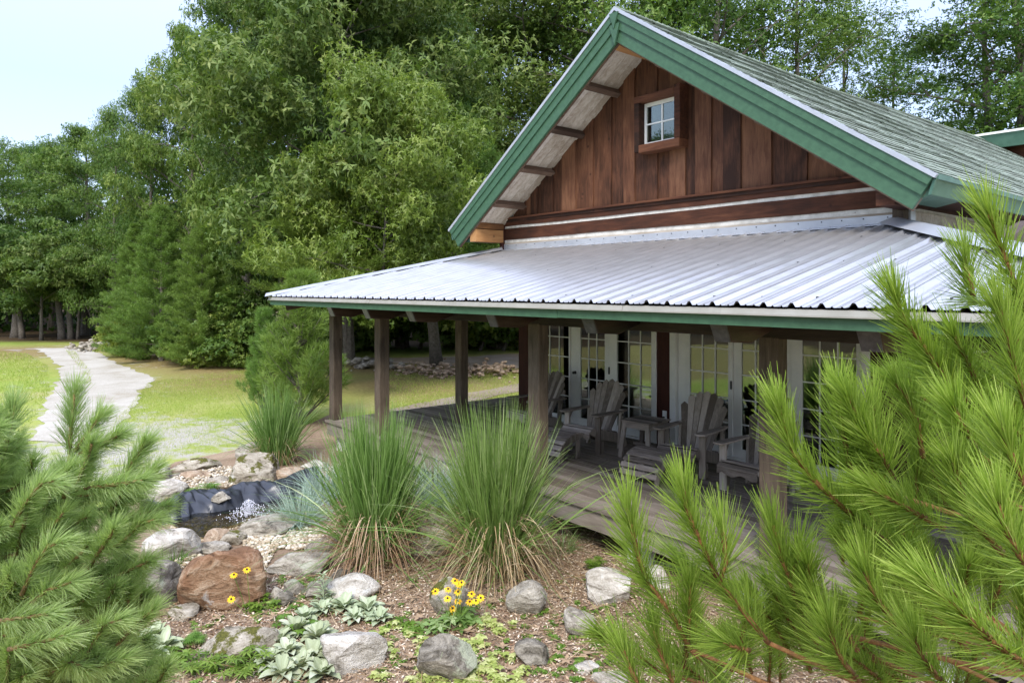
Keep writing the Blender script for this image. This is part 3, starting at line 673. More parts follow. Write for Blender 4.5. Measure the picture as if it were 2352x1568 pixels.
for x in (-10.85, -9.63, -8.35, -6.53, -4.94, -3.42, -2.2, -.9): rafter(x)
part(MB().bar((EL + .25, EY + .25, EZ - .16), (UL, YW, TZ - .18), .17, .22), 'hip_rafter', 'rafter', bevel=.01)
part(MB().bar((ER - .25, EY + .25, EZ - .16), (UR, YW, TZ - .18), .17, .22), 'hip_rafter', 'rafter', bevel=.01)
for y in (9.8, 11.5, 13): part(MB().bar((EL + .2, y, EZ - .12), (UL + .2, y, TZ - .2), .15, .2), 'side_rafter', 'rafter', bevel=.01)
# plates
part(MB().box(-12.38, -.9, 5.80, 5.97, 2.56, 2.74), 'porch_beam', 'beam', bevel=.01)
part(MB().box(-12.38, -12.2, 5.98, 15, 2.56, 2.74), 'porch_beam', 'beam', bevel=.01)
part(MB().box(-10.6, -10.42, 5.98, 8.9, 2.59, 2.9), 'porch_beam', 'beam', bevel=.01)
# posts
def post(x0, x1, y0, y1, z0=ZD, z1=2.58, mat='post'):
    mb = MB().box(x0, x1, y0, y1, z0, z1, random.uniform(.3, .8)); return part(mb, 'post', mat, bevel=.012)
post(-12.37, -12.18, 5.80, 5.98); post(-10.61, -10.42, 5.79, 5.98); post(-10.61, -10.42, 7.45, 7.62)
post(-6.66, -6.45, 5.79, 5.96); post(-3.47, -3.28, 5.79, 5.96); post(-.95, -.77, 5.79, 5.96)
post(-12.37, -12.18, 15.6, 15.78)
for (x, z) in ((-12.27, 2.62), (-10.5, 2.62)):
    part(MB().tube([(x + .0, 5.77, z - .0), (x + .02, 5.755, z - .03), (x, 5.75, z - .05), (x - .02, 5.755, z - .03)], .005, 5), 'screw_hook', 'flash')
# deck boards run along X
DX0, DX1, DY0 = -12.36, -.5, 5.71
mb = MB(); y = DY0; k = 0
while y < YW + .05:
    w = .138; x = DX0 - random.uniform(0, .01); 
    if y == DY0: w = .15
    while x < DX1:
        x1 = min(x + random.choice((2.44, 3.05, 3.66, 4.27)), DX1)
        mb.box(x + .002, x1 - .002, y, min(y + w, YW + .1) - .006, ZD - .035 + random.uniform(-.0015, .0015), ZD + random.uniform(-.0015, .0015)); x = x1
    y += w; k += 1
part(mb, 'deck_boards', 'deck')
mb = MB(); x = DX0
while x < LL - .05: mb.box(x + .003, min(x + .138, LL) - .003, YW + .1, 16, ZD - .035, ZD + random.uniform(-.002, .002)); x += .14
part(mb, 'side_deck_boards', 'deck')
part(MB().box(DX0 + .02, DX1, DY0 + .035, DY0 + .075, ZD - .265, ZD - .037).box(DX0 + .02, DX0 + .06, DY0 + .08, 16, ZD - .265, ZD - .037), 'rim_joist', 'deck', bevel=.004)
part(MB().box(DX0 + .1, DX1, DY0 + .5, DY0 + .54, ZD - .25, ZD - .04).box(DX0 + .1, DX1, DY0 + 1.9, DY0 + 1.94, ZD - .25, ZD - .04), 'joists', 'beam')
for x in (-12.1, -10.5, -8.5, -6.62, -5.0, -3.62, -2.0):
    part(MB().tube([(x, DY0 + .28, -.1), (x, DY0 + .28, ZD - .27)], .15, 20), 'pier', 'concrete')
part(MB().box(LL + .1, LR - .05, YW + .1, YW + .25, 0, ZD), 'foundation', 'dark')
# front wall below the porch roof: header, posts, door units
part(MB().box(LL, LR, YW - .0, YW + .2, ZD + 2.39, 3.8), 'header_log', 'log')
part(MB().box(LL, -10.135, YW - .03, YW + .2, ZD, ZD + 2.40), 'wall_post', 'redpost', bevel=.01)
part(MB().box(-7.09, -6.83, YW - .03, YW + .2, ZD, ZD + 2.40), 'wall_post', 'redpost', bevel=.01)
part(MB().box(-3.81, LR, YW - .03, YW + .2, ZD, ZD + 2.40), 'wall_post', 'redpost', bevel=.01)
z0, z1 = ZD + .005, ZD + 2.36
def leaf(x0, x1, gx0, gx1, y, cols, handle=None):
    d = part(MB().box(x0, gx0, y, y + .05, z0, z1, .5).box(gx1, x1, y, y + .05, z0, z1, .5).box(gx0, gx1, y, y + .05, z0, z0 + .12, .5).box(gx0, gx1, y, y + .05, z1 - .08, z1, .5), 'door', 'white', bevel=.004)
    part(MB().box(gx0, gx1, y + .022, y + .028, z0 + .12, z1 - .08, .5), 'pane', 'glass', d)
    mb = MB()
    for i in range(1, cols): X = gx0 + (gx1 - gx0) * i / cols; mb.box(X - .009, X + .009, y + .008, y + .021, z0 + .12, z1 - .08, .5)
    for i in range(1, 6): Z = z0 + .12 + (z1 - z0 - .2) * i / 6; mb.box(gx0, gx1, y + .006, y + .0205, Z - .009, Z + .009, .5)
    part(mb, 'muntins', 'white', d)
    if handle:
        part(MB().tube([(handle, y - .001, ZD + .95), (handle, y - .03, ZD + .95), (handle, y - .05, ZD + .95), (handle, y - .065, ZD + .95)], [.012, .012, .027, .018], 10).tube([(handle, y, ZD + .95), (handle, y - .008, ZD + .95)], .03, 12), 'door_knob', 'black', d)
    return d
jy = YW - .01
for (x0, x1) in ((-10.13, -10.03), (-7.19, -7.09), (-6.83, -6.72), (-3.91, -3.81)): part(MB().box(x0, x1, jy - .03, jy + .15, ZD, z1 + .005), 'door_jamb', 'white', bevel=.004)
part(MB().box(-10.03, -7.19, jy - .02, jy + .15, ZD, ZD + .03).box(-6.72, -3.91, jy - .02, jy + .15, ZD, ZD + .03), 'door_sill', 'white')
z0 = ZD + .032
leaf(-10.028, -9.1, -9.9, -9.13, jy + .03, 3, None)
leaf(-9.098, -8.13, -8.86, -8.27, jy + .055, 3, -8.98)
leaf(-8.125, -7.192, -7.97, -7.22, jy + .03, 3)
leaf(-6.718, -5.76, -6.5, -5.83, jy + .03, 3)
leaf(-5.755, -4.86, -5.63, -4.98, jy + .055, 3, -4.92)
leaf(-4.855, -3.912, -4.71, -4.0, jy + .03, 3)
for x in (-8.14, -5.775): part(MB().box(x - .012, x + .012, jy + .015, jy + .03, ZD + 1.0, ZD + 1.12), 'hinge', 'black')
o = part(MB().box(-6.965, -6.885, YW - .045, YW - .031, ZD + .42, ZD + .545), 'outlet', 'white', bevel=.004)
part(MB().box(-6.95, -6.915, YW - .075, YW - .046, ZD + .435, ZD + .455), 'plug', 'black', o)
# room behind the glass
part(MB().box(LL + .22, LR - .22, YW + .2, 14, ZD - .1, ZD), 'room_floor', 'deck')
part(MB().box(LL + .22, LR - .22, 14, 14.1, ZD, 3.3).box(LL + .21, LL + .23, YW + .2, 14, ZD, 3.3).box(LR - .23, LR - .21, YW + .2, 14, ZD, 3.3), 'room_wall', 'room')
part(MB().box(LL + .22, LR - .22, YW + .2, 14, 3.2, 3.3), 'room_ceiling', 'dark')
mb = MB(); x = n0 + .06
while x < ER - .3:
    for yy in (EY + .28, EY + 1.7, EY + 3.1):
        if EY < yy < ymax(x) - .1: mb.box(x - .009, x + .009, yy - .009, yy + .009, pz(yy) - .004, pz(yy) + .012, .5)
    x += .4572
part(mb, 'roof_screws', 'black')
# rear cross wing whose eave shows over the main roof
zr = 3 + 4.62
part(MB().hexa([(-7.4, 24.2, zr - .45), (-1.5, 24.2, zr - .45), (-1.5, 24.3, zr - .45), (-7.4, 24.3, zr - .45)], [(-7.4, 24.1, zr - .06), (-1.5, 24.1, zr - .06), (-1.5, 24.3, zr - .06), (-7.4, 24.3, zr - .06)]), 'wing_fascia', 'greenm')
part(MB().box(-7.5, -1.5, 24.05, 24.3, zr - .06, zr), 'wing_drip_edge', 'white')
part(MB().hexa([(-7.5, 24.3, zr - .2), (-1.5, 24.3, zr - .2), (-1.5, 28, zr + .1), (-7.5, 28, zr + .1)], [(-7.5, 24.06, zr + .01), (-1.5, 24.06, zr + .01), (-1.5, 28, zr + .2), (-7.5, 28, zr + .2)]), 'wing_roof', 'shingle')
part(MB().box(-7, -1.7, 24.6, 28, 0, zr - .25), 'wing_wall', 'log')

# ================================================================== FURNITURE ON THE PORCH
def adirondack(label, loc, rz, tilt=0):
    t = empty('adirondack_chair', loc, rz, label, 'chair', 'adirondack chairs on the porch')
    # local: faces -Y, seat front at y=-.38
    st = [(-.40, .36), (-.30, .375), (-.1, .33), (.1, .285), (.26, .25)]
    mb = MB()
    ys = np.linspace(-.40, .22, 8)
    for i, y in enumerate(ys):
        z = np.interp(y, [p[0] for p in st], [p[1] for p in st]); dz = (.05 if i == 0 else 0)
        mb.bar((-.27, y, z - dz * .4), (.27, y, z - dz * .4), .078, .02, up=(0, .35 if i else -1.2, 1))
    mb.build('seat_slats', 'chairh', t, bevel=.004)
    pr = [(-.40, .31), (-.41, .345), (-.36, .37), (-.1, .325), (.26, .24), (.48, .10), (.50, .02), (.44, .0), (.2, .11), (-.2, .21)]
    for sx in (-.265, .265): MB().prism(pr, sx - .014, sx + .014, None, 'X').build('seat_rail', 'chair', t, bevel=.003)
    mb = MB(); pts = [(-.27, .345), (.27, .345), (.27, .24)] + [(x, .25 + .022 * math.sin(x * 22)) for x in (.2, .13, .06, 0, -.06, -.13, -.2)] + [(-.27, .24)]
    mb.prism(pts, -.425, -.405); mb.build('front_apron', 'chairh', t, bevel=.003)
    for sx in (-1, 1):
        MB().box(sx * .30 - .045, sx * .30 + .045, -.27, -.235, 0, .56).box(sx * .30 - .015, sx * .30 + .015, -.235, -.13, .0, .18).build('front_leg', 'chair', t, bevel=.004)
        MB().bar((sx * .30, .26, 0), (sx * .31, .31, .60), .04, .075, up=(0, 1, 0)).build('back_leg', 'chair', t, bevel=.004)
        a = [(-.36, -.07), (-.38, 0), (-.35, .07), (-.05, .075), (.3, .055), (.42, .03), (.42, -.03), (.3, -.03), (-.05, -.065), (-.3, -.08)]
        MB().prism([(sx * (.31 + q * 1.0), p) for p, q in a], .565, .59, None, 'Z').build('armrest', 'chairh', t, bevel=.005)
        MB().prism([(-.23, .56), (-.12, .56), (-.22, .40)], sx * .31 - .012, sx * .31 + .012, None, 'X').build('arm_bracket', 'chair', t)
    rec = math.atan2(.36, .80)
    for i in range(7):
        k = i - 3; a = k * .062; H = .86 - .018 * k * k - (.03 if abs(k) == 3 else 0)
        x0 = k * .058; x1 = x0 + math.sin(a) * H
        def pt(x, h, off=0): return Vector((x, .13 + h * math.sin(rec) - off * math.cos(rec), .23 + h * math.cos(rec) + off * math.sin(rec)))
        cv = .03 * (k / 3) ** 2
        w0, w1 = .054, .102; tips = [pt(x1 - w1 / 2 * math.cos(a), H - .02 - .02 * (k < 0), cv), pt(x1 + w1 / 2 * math.cos(a), H - .02 - .02 * (k > 0), cv)]
        top = pt(x1 + math.sin(a) * .02, H + .012, cv)
        b = [pt(x0 - w0 / 2, 0, 0), pt(x0 + w0 / 2, 0, 0)]
        n = Vector((0, math.cos(rec), -math.sin(rec))) * .02
        loop = [b[0], b[1], tips[1], top, tips[0]]
        MB().add(loop + [p + n for p in loop], [(0, 1, 2, 3, 4), (9, 8, 7, 6, 5), (0, 5, 6, 1), (1, 6, 7, 2), (2, 7, 8, 3), (3, 8, 9, 4), (4, 9, 5, 0)]).build('back_slat', 'chair', t, bevel=.003)
    mb = MB(); mb.bar(pt(-.25, .4, -.035), pt(.25, .4, -.035), .04, .06, up=(0, .4, 1)).bar(pt(-.33, .34, -.05), pt(.33, .34, -.05), .05, .05, up=(0, .4, 1)).bar(pt(-.2, .08, -.035), pt(.2, .08, -.035), .04, .05)
    mb.build('back_brace', 'chairh', t, bevel=.003)
    return t
def footrest(label, loc, rz):
    t = empty('footrest', loc, rz, label, 'footrest', 'footrests in front of the chairs')
    pf = [(-.30, .12), (-.27, .20), (-.21, .27), (-.13, .325), (-.04, .36), (.06, .375), (.15, .37), (.22, .35)]
    mb = MB()
    P = np.array(pf); seg = np.r_[0, np.cumsum(np.hypot(*np.diff(P, axis=0).T))]; N = 8
    for s_ in np.linspace(.01, seg[-1] - .01, N):
        y = np.interp(s_, seg, P[:, 0]); z = np.interp(s_, seg, P[:, 1]); y2 = np.interp(s_ + .01, seg, P[:, 0]); z2 = np.interp(s_ + .01, seg, P[:, 1])
        up = Vector((0, -(z2 - z), y2 - y + 1e-5)); up = up if up.z > 0 else -up
        mb.bar((-.285, y, z), (.285, y, z), .068, .02, up=up.normalized())
    mb.build('top_slats', 'chairh', t, bevel=.004)
    pr = [(p[0], p[1] - .012) for p in pf] + [(.24, .30), (.1, .27), (-.05, .24), (-.16, .15), (-.22, .02), (-.28, .02)]
    for sx in (-.255, .255):
        MB().prism(pr, sx - .014, sx + .014, None, 'X').build('side_rail', 'chair', t, bevel=.003)
        MB().box(sx - .05, sx - .015 if sx > 0 else sx + .05, .13, .20, 0, .33).build('leg', 'chair', t, bevel=.003)
    for sx in (-.255, .255): MB().bar((sx, -.26, .0), (sx, -.25, .14), .035, .05).build('front_foot', 'chair', t, bevel=.003)
    return t
ZP = ZD + .002
adirondack('weathered chair half hidden behind the porch post, farthest left of the row', (-9.0, 8.0, ZP), R(-6))
adirondack('weathered chair left of the little table, with open fan back', (-7.50, 7.85, ZP), R(5))
adirondack('weathered chair right of the little table, footrest touching its seat', (-5.72, 7.88, ZP), R(8))
adirondack('weathered chair without footrest, half behind the right porch post', (-4.62, 7.68, ZP), R(-2))
footrest('curved slatted footrest cut off by the porch post, before the second chair', (-7.42, 7.05, ZP), R(5))
footrest('curved slatted footrest fully in view, standing nearest the deck edge', (-5.78, 7.13, ZP), R(4))
tb = empty('side_table', (-6.62, 8.02, ZP), R(4), 'small weathered slatted wooden table between two porch chairs', 'table')
mb = MB()
for i in range(5): mb.box(-.26, .26, -.27 + i * .11, -.168 + i * .11, .53, .552)
mb.build('tabletop', 'chairh', tb, bevel=.003)
MB().box(-.235, .235, -.24, -.22, .44, .528).box(-.235, .235, .22, .24, .44, .528).box(-.235, -.215, -.219, .219, .44, .528).box(.215, .235, -.219, .219, .44, .528).build('apron', 'chairh', tb, bevel=.003)
for sx in (-1, 1):
    for sy in (-1, 1): MB().bar((sx * .2, sy * .22, .5), (sx * .25, sy * .26, 0), .07, .04, up=(0, 1, 0)).build('leg', 'chair', tb, bevel=.003)
MB().box(-.2, .2, -.015, .015, .16, .2).build('stretcher', 'chairh', tb)

# ================================================================== ROCKS
def rock_mesh(seed, a, b, c, sub=4, cuts=9, rough=.10, cutr=(.55, .85)):
    rnd = random.Random(seed)
    bm = bmesh.new(); bmesh.ops.create_icosphere(bm, subdivisions=sub, radius=1)
    pl = []
    for _ in range(cuts):
        n = Vector((rnd.gauss(0, 1), rnd.gauss(0, 1), rnd.gauss(0, .8))).normalized(); pl.append((n, rnd.uniform(*cutr)))
    o = Vector((seed * 3.1, seed * 1.7, seed * .9))
    for v in bm.verts:
        p = v.co.copy(); p = p * (1 + .22 * noise.noise(p * 1.1 + o))
        for n, d in pl:
            k = p.dot(n) - d
            if k > 0: p -= n * k * .93
        p += p.normalized() * (noise.fractal(p * 3 + o, 1, 2, 4) * rough * .6 + noise.fractal(p * 9 + o, .9, 2, 3) * rough * .25)
        strat = noise.noise(Vector((p.x * 1.5, p.y * 1.5, p.z * 11)) + o) * .03
        p += Vector((p.x, p.y, 0)) * strat
        v.co = p
    xs = [v.co.x for v in bm.verts]; ys = [v.co.y for v in bm.verts]; zs = [v.co.z for v in bm.verts]
    for v in bm.verts:
        v.co = Vector(((v.co.x - (min(xs) + max(xs)) / 2) / (max(xs) - min(xs)) * a, (v.co.y - (min(ys) + max(ys)) / 2) / (max(ys) - min(ys)) * b, (v.co.z - min(zs)) / (max(zs) - min(zs)) * c))
    me = bpy.data.meshes.new('rock'); bm.to_mesh(me); bm.free()
    me.polygons.foreach_set('use_smooth', [True] * len(me.polygons))
    try: me.set_sharp_from_angle(angle=R(32))
    except Exception: pass
    return me
YAW = R(50.27)
def rock(x0, y0, x1, y1, mat, label, seed, z=0, depth=1.0, sink=.22, cuts=9, back=0, name='rock', cat='rock', sub=4, rough=.1, rot=0):
    """stands where the photo shows it: x0..x1 wide, foot at y1 of the 2352 px print"""
    g = G((x0 + x1) / 2, y1, z); g.z = z; dv = Vector((-SA, CA, 0)); s = g.dot(dv) / 2352 * _F
    W = (x1 - x0) * s; e = math.atan((CAMZ - z) / dist(g)); Hh = (y1 - y0) * s
    Dp = W * depth * .8
    H = max((Hh - Dp * math.sin(e) * .75) / max(math.cos(e), .3), W * .3)
    dirn = Vector((g.x, g.y, 0)).normalized()
    me = rock_mesh(seed, W, Dp, H * (1 + sink), sub, cuts, rough)
    loc = g + dirn * (Dp * .42 + back); loc.z = z - H * sink
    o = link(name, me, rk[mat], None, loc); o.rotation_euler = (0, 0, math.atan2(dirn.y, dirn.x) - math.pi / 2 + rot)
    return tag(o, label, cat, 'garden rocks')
rock(413, 1243, 608, 1405, 'rust', 'largest rust brown boulder in the bed, flat top, beside the grey one', 3, depth=.8, cuts=7)
rock(280, 1285, 415, 1412, 'dark', 'dark grey lichened boulder touching the left side of the rust brown one', 5, cuts=4)
rock(330, 1205, 460, 1300, 'pale', 'pale speckled rock between pond water and left pine needles', 6, cuts=6)
rock(612, 1258, 760, 1332, 'grey', 'flat topped grey boulder right behind the rust brown one, at the pebbles', 11, depth=.9, cuts=10)
rock(752, 1310, 876, 1388, 'pale', 'smooth egg shaped tan rock with a moss streak at the foot of the left grass', 8, cuts=1, rough=.04)
rock(752, 1303, 806, 1342, 'dark', 'small lichened rock leaning on the smooth tan egg shaped one', 9)
rock(652, 1328, 705, 1372, 'dark', 'small lichen capped rock, left of two below the flat grey boulder', 12)
rock(700, 1327, 770, 1376, 'dark', 'small lichen capped rock, right of two below the flat grey boulder', 13)
rock(620, 1346, 655, 1382, 'grey', 'little pale green lichened stone at the right foot of the rust boulder', 14, sub=3)
rock(628, 1355, 682, 1398, 'dark', 'small dark grey stone standing in front of the lichen capped pair', 15, sub=3)
rock(386, 1386, 456, 1432, 'mossy', 'small mossy stone wedged below the rust and the dark boulders', 16)
rock(455, 1436, 640, 1518, 'mossy', 'long low mossy slab half sunk in the mulch above the palmate leaves', 17, depth=.8, cuts=8)
rock(735, 1440, 892, 1555, 'pale', 'big pale creased rock under the woolly silver leaves', 18, depth=.9)
rock(955, 1458, 1098, 1582, 'dark', 'blocky dark grey rock with a brown patch at the bottom centre', 19, depth=.8, cuts=8)
rock(985, 1322, 1085, 1425, 'mossy', 'brown rock right behind the yellow flowers', 20, cuts=5)
rock(1160, 1326, 1258, 1424, 'grey', 'upright grey rock at the foot of the right tall grass', 21, cuts=8)
rock(1293, 1397, 1370, 1470, 'grey', 'rounded greenish grey stone alone in the mulch between four rocks', 22, cuts=5)
rock(1180, 1466, 1264, 1538, 'dark', 'flat grey slab stone lying in the mulch nearest the bottom edge', 23, depth=1.1)
rock(1343, 1298, 1452, 1394, 'pale', 'whitish angular boulder left of the right pine shoots', 24, cuts=8)
rock(1475, 1296, 1540, 1364, 'pale', 'whitish rock mostly hidden behind the right pine shoots', 25, cuts=7)
rock(1312, 1516, 1378, 1552, 'pale', 'low flat tan stone near the bottom edge beneath the rounded one', 26, depth=1.0, sub=3)
rock(1355, 1545, 1450, 1590, 'grey', 'flat grey stone cut by the bottom edge, left of the right pine', 27, depth=1.0)
rock(545, 1176, 685, 1240, 'grey', 'broad pale brown rock at the near edge of the pond, beside the splash', 28, depth=.9, cuts=9)
rock(468, 1208, 535, 1254, 'tan', 'small brown and white rock left of the broad pond rock', 29)
rock(505, 1216, 566, 1256, 'mossy', 'small dull brown rock between pond water and the broad pond rock', 30)
rock(455, 1242, 530, 1275, 'grey', 'low grey stone directly behind the rust boulder', 31)
rock(520, 1036, 642, 1122, 'mossy', 'biggest mossy boulder behind the pond liner, pointed top', 32, cuts=7)
rock(540, 1022, 628, 1075, 'grey', 'grey slanting rock behind the big mossy boulder under the small grass', 33, back=.5)
rock(396, 1050, 508, 1090, 'mossy', 'long dark mossy slab at the edge of the lawn', 34, depth=.7)
rock(415, 1076, 492, 1108, 'tan', 'flat orange tan rock below the dark slab by the lawn', 35)
rock(325, 1096, 432, 1156, 'pale', 'white sloping slab at the left end of the pond liner', 36, depth=.8)
rock(322, 1070, 392, 1112, 'pale', 'whitish rock behind the white slab near the pine needles', 37)
rock(474, 1090, 532, 1122, 'grey', 'small smooth grey stone among pebbles left of the big mossy boulder', 38, cuts=3)
rock(392, 1085, 420, 1100, 'dark', 'tiny grey rock left of the flat orange tan one', 39, sub=3)
rock(630, 1068, 705, 1110, 'tan', 'pinkish tan rock right of the big mossy boulder', 40)
rock(690, 1078, 745, 1115, 'tan', 'tan rock partly under blue grass blades behind the pond', 41)
rock(688, 1050, 760, 1085, 'pale', 'pale rock behind the blue grass near the first tall grass', 42)
rock(325, 1145, 365, 1172, 'mossy', 'small brown stone at the left tip of the liner', 43, sub=3)
rock(925, 1165, 1045, 1300, 'mossy', 'large shaded rock standing between the two tall grasses', 44, back=.15, cuts=8)
rock(700, 1225, 790, 1290, 'dark', 'shaded rock behind pebbles at the left foot of the first tall grass', 45)
rock(486, 1125, 530, 1156, 'grey', 'squarish stone weighing down the black liner edge', 46, z=.16, sink=.02, cuts=10)
rock(374, 1150, 402, 1178, 'tan', 'small round yellow tan stone on the black liner', 47, z=.10, sink=.02, cuts=2, sub=3)
for i, (a, b_, c, d) in enumerate(((20, 940, 50, 950), (30, 1040, 65, 1055))):
    pass

# loose stones far away: counted piles near the path and by the wood
def stone_heap(name, pts, n, spread, size, label, mats=('grey',)):
    V = []; F = []; v = []; o = 0
    base = [np.array([w.co[:] for w in rock_mesh(70 + k, 1, .8, .55, 2, 8, .1).vertices]) for k in range(4)]
    me0 = rock_mesh(70, 1, .8, .55, 2); Fi = np.array([p.vertices[:] for p in me0.polygons])
    for i in range(n):
        t = random.random() * (len(pts) - 1); k = int(t); p = Vector(pts[k]).lerp(Vector(pts[min(k + 1, len(pts) - 1)]), t - k)
        s_ = random.uniform(*size); a = random.uniform(0, 6.28); B = base[i % 4] * s_
        hh = random.random() ** 2 * spread * .35
        B = B @ np.array([[math.cos(a), math.sin(a), 0], [-math.sin(a), math.cos(a), 0], [0, 0, 1]]) + np.array([p.x + random.gauss(0, spread), p.y + random.gauss(0, spread * .6), hh - .02])
        V.append(B); F.append(Fi + o); v.append(np.full(len(B), random.random())); o += len(B)
    me = np_mesh(name, np.concatenate(V), np.concatenate(F), np.concatenate(v))
    o_ = link(name, me, rk[mats[0]]); tag(o_, label, 'rocks', kind='stuff'); return o_
stone_heap('rubble', [G(940, 852), G(1000, 858), G(1060, 862), G(1120, 858), G(1170, 850)], 330, .9, (.08, .27), 'strip of loose broken rock beside the dirt path beyond the porch', ('tan',))
stone_heap('rubble', [G(205, 797), G(235, 803), G(262, 806)], 150, .8, (.12, .38), 'heap of grey rubble at the wood edge right of the driveway')
stone_heap('rubble', [G(820, 842), G(880, 846)], 60, .8, (.1, .4), 'loose flat stones on bare soil behind the small pine')

# ================================================================== POND
pw = [G(*p) for p in ((372, 1205), (400, 1182), (470, 1176), (560, 1158), (640, 1150), (720, 1140), (720, 1165), (640, 1185), (575, 1195), (545, 1215), (505, 1225), (480, 1250), (440, 1240), (410, 1225))]
sheet('pond_bed', pw, .018, 'pebble_bed' if 'pebble_bed' in M else 'mulch', .3, .03)
o = sheet('water', pw, .065, 'water', .3, .02)
# liner
fr_ = [G(*p, .05) for p in ((330, 1182), (375, 1200), (410, 1196), (440, 1186), (480, 1181), (520, 1175), (560, 1166), (600, 1158), (640, 1152), (690, 1142), (740, 1128))]
bk_ = [G(*p, .22) for p in ((322, 1158), (372, 1160), (410, 1140), (440, 1130), (478, 1126), (520, 1128), (552, 1112), (592, 1110), (636, 1108), (690, 1085), (735, 1075))]
NU, NV = 150, 26; V = []
def pl(P, t):
    t *= len(P) - 1; k = min(int(t), len(P) - 2); return P[k].lerp(P[k + 1], t - k)
for i in range(NU + 1):
    u = i / NU; a = pl(fr_, u); b_ = pl(bk_, u)
    for j in range(NV + 1):
        w = j / NV; p = a.lerp(b_, w)
        z = .02 + .24 * (1 - (1 - w) ** 2.2)
        f = noise.noise(Vector((u * 13, w * 1.6, 0))); f2 = noise.noise(Vector((u * 34 + w * 4, w * 2, 5)))
        z += .085 * f * math.sin(w * math.pi * .9 + .15) + .028 * f2 + .03 * max(0, noise.noise(Vector((u * 7 + w * 3, w * 5, 9))))
        if j == NV: z -= .12
        q = p.copy(); q.z = z; q.x += .05 * f; q.y += .04 * f2
        V.append(q[:])
idx = np.arange((NU + 1) * (NV + 1)).reshape(NU + 1, NV + 1)
F = np.stack([idx[:-1, :-1], idx[1:, :-1], idx[1:, 1:], idx[:-1, 1:]], -1).reshape(-1, 4)
tag(link('pond_liner', np_mesh('pond_liner', V, F, np.full(len(V), .5)), 'liner', smooth=True), 'black rubber sheet with folds along the back bank of the pond', 'pond liner')
# splash
base = D(572, 1184, 9.1); base = G(572, 1184, .07); V = []; F = []; v = []; o_ = 0
ico = bmesh.new(); bmesh.ops.create_icosphere(ico, subdivisions=1, radius=1); iv = np.array([w.co[:] for w in ico.verts]); ifc = np.array([[w.index for w in f.verts] for f in ico.faces]); ico.free()
parts = []
def blobs(C, S, sq, v):
    n = len(C); rot = rng.uniform(0, 6.28, n); c, s_ = np.cos(rot), np.sin(rot)
    sh = np.stack([S * rng.uniform(.8, 1.25, n), S * rng.uniform(.6, 1, n), S * sq * rng.uniform(.6, 1.2, n)], 1)
    B = iv[None] * sh[:, None]; X = B[..., 0] * c[:, None] - B[..., 1] * s_[:, None]; Y = B[..., 0] * s_[:, None] + B[..., 1] * c[:, None]
    V = np.stack([X, Y, B[..., 2]], -1) + C[:, None]
    F = (np.arange(n) * len(iv))[:, None, None] + ifc[None]
    return V.reshape(-1, 3), F.reshape(-1, 3), np.repeat(v, len(iv))
n = 800; a = rng.uniform(0, 6.28, n); r = np.abs(rng.normal(0, .085, n)); t = rng.uniform(0, 1, n)
C = np.stack([base.x + r * np.cos(a) * (1 + t), base.y + r * np.sin(a) * (1 + t), .07 + .20 * np.exp(-(r / .11) ** 2) * rng.uniform(0, 1, n) + .03 * rng.uniform(0, 1, n)], 1)
tag(link('water_splash', np_mesh('water_splash', *blobs(C, rng.uniform(.002, .007, n), 1.6, rng.random(n))), 'foam', smooth=True), 'white bubbling splash of the small fountain in the pond', 'fountain')

# scatter helpers in a polygon
def in_poly(P, x, y):
    c = np.zeros(len(x), bool); n = len(P)
    for i in range(n):
        x1, y1 = P[i][0], P[i][1]; x2, y2 = P[(i + 1) % n][0], P[(i + 1) % n][1]
        m = ((y1 > y) != (y2 > y)) & (x < (x2 - x1) * (y - y1) / (y2 - y1 + 1e-12) + x1); c ^= m
    return c
def scatter(P, n):
    P = [tuple(p) for p in P]; xs = [p[0] for p in P]; ys = [p[1] for p in P]; out = np.zeros((0, 2))
    while len(out) < n:
        q = np.stack([rng.uniform(min(xs), max(xs), n * 2), rng.uniform(min(ys), max(ys), n * 2)], 1); out = np.concatenate([out, q[in_poly(P, q[:, 0], q[:, 1])]])
    return out[:n]
def px_poly(*pts): return [G(*p) for p in pts]
# river pebbles
pp = []
for P, n in ((px_poly((560, 1240), (610, 1232), (680, 1225), (760, 1215), (780, 1240), (740, 1270), (620, 1262), (560, 1262)), 1500),
             (px_poly((365, 1120), (430, 1100), (500, 1082), (535, 1085), (540, 1125), (500, 1135), (440, 1140), (380, 1160)), 1100),
             (px_poly((590, 1262), (640, 1255), (600, 1330), (570, 1340)), 250),
             (px_poly((330, 1300), (470, 1255), (470, 1285), (400, 1320)), 300),
             (pw, 1500), (px_poly((640, 1100), (780, 1070), (800, 1110), (680, 1130)), 500)):
    q = scatter(P, n); z = .02 + rng.uniform(0, .03, n) * (0 if P is pw else 1) 
    if P is not pw and n == 1100: z = z + .05
    s_ = rng.uniform(.012, .034, n) * (.8 if P is pw else 1)
    pp.append(blobs(np.c_[q, z], s_, .6, rng.random(n)))
leafo = mb_leaf = MB().prism([(.09 * math.cos(a), .035 * math.sin(a) * (1 + .2 * math.cos(a))) for a in np.linspace(0, 5.9, 14)], 0, .004, .5, 'Z')
tag(mb_leaf.build('floating_leaf', mat_plain('yellow_leaf', (.5, .5, .03), (.62, .6, .05), 8, .5), None, G(524, 1231, .072)), 'single yellow leaf floating at the near edge of the pond', 'leaf')
pl_ = G(1122, 800); pl_ = Vector((pl_.x, pl_.y, 0)); lo = empty('path_light', pl_, 0, 'small black path light with pale cap at the wood edge beyond the porch', 'path light')
MB().tube([(0, 0, 0), (0, 0, .75)], .05, 8).build('pole', 'black', lo); MB().tube([(0, 0, .75), (0, 0, .82), (0, 0, .9)], [.16, .14, .03], 10).build('cap', 'white', lo)
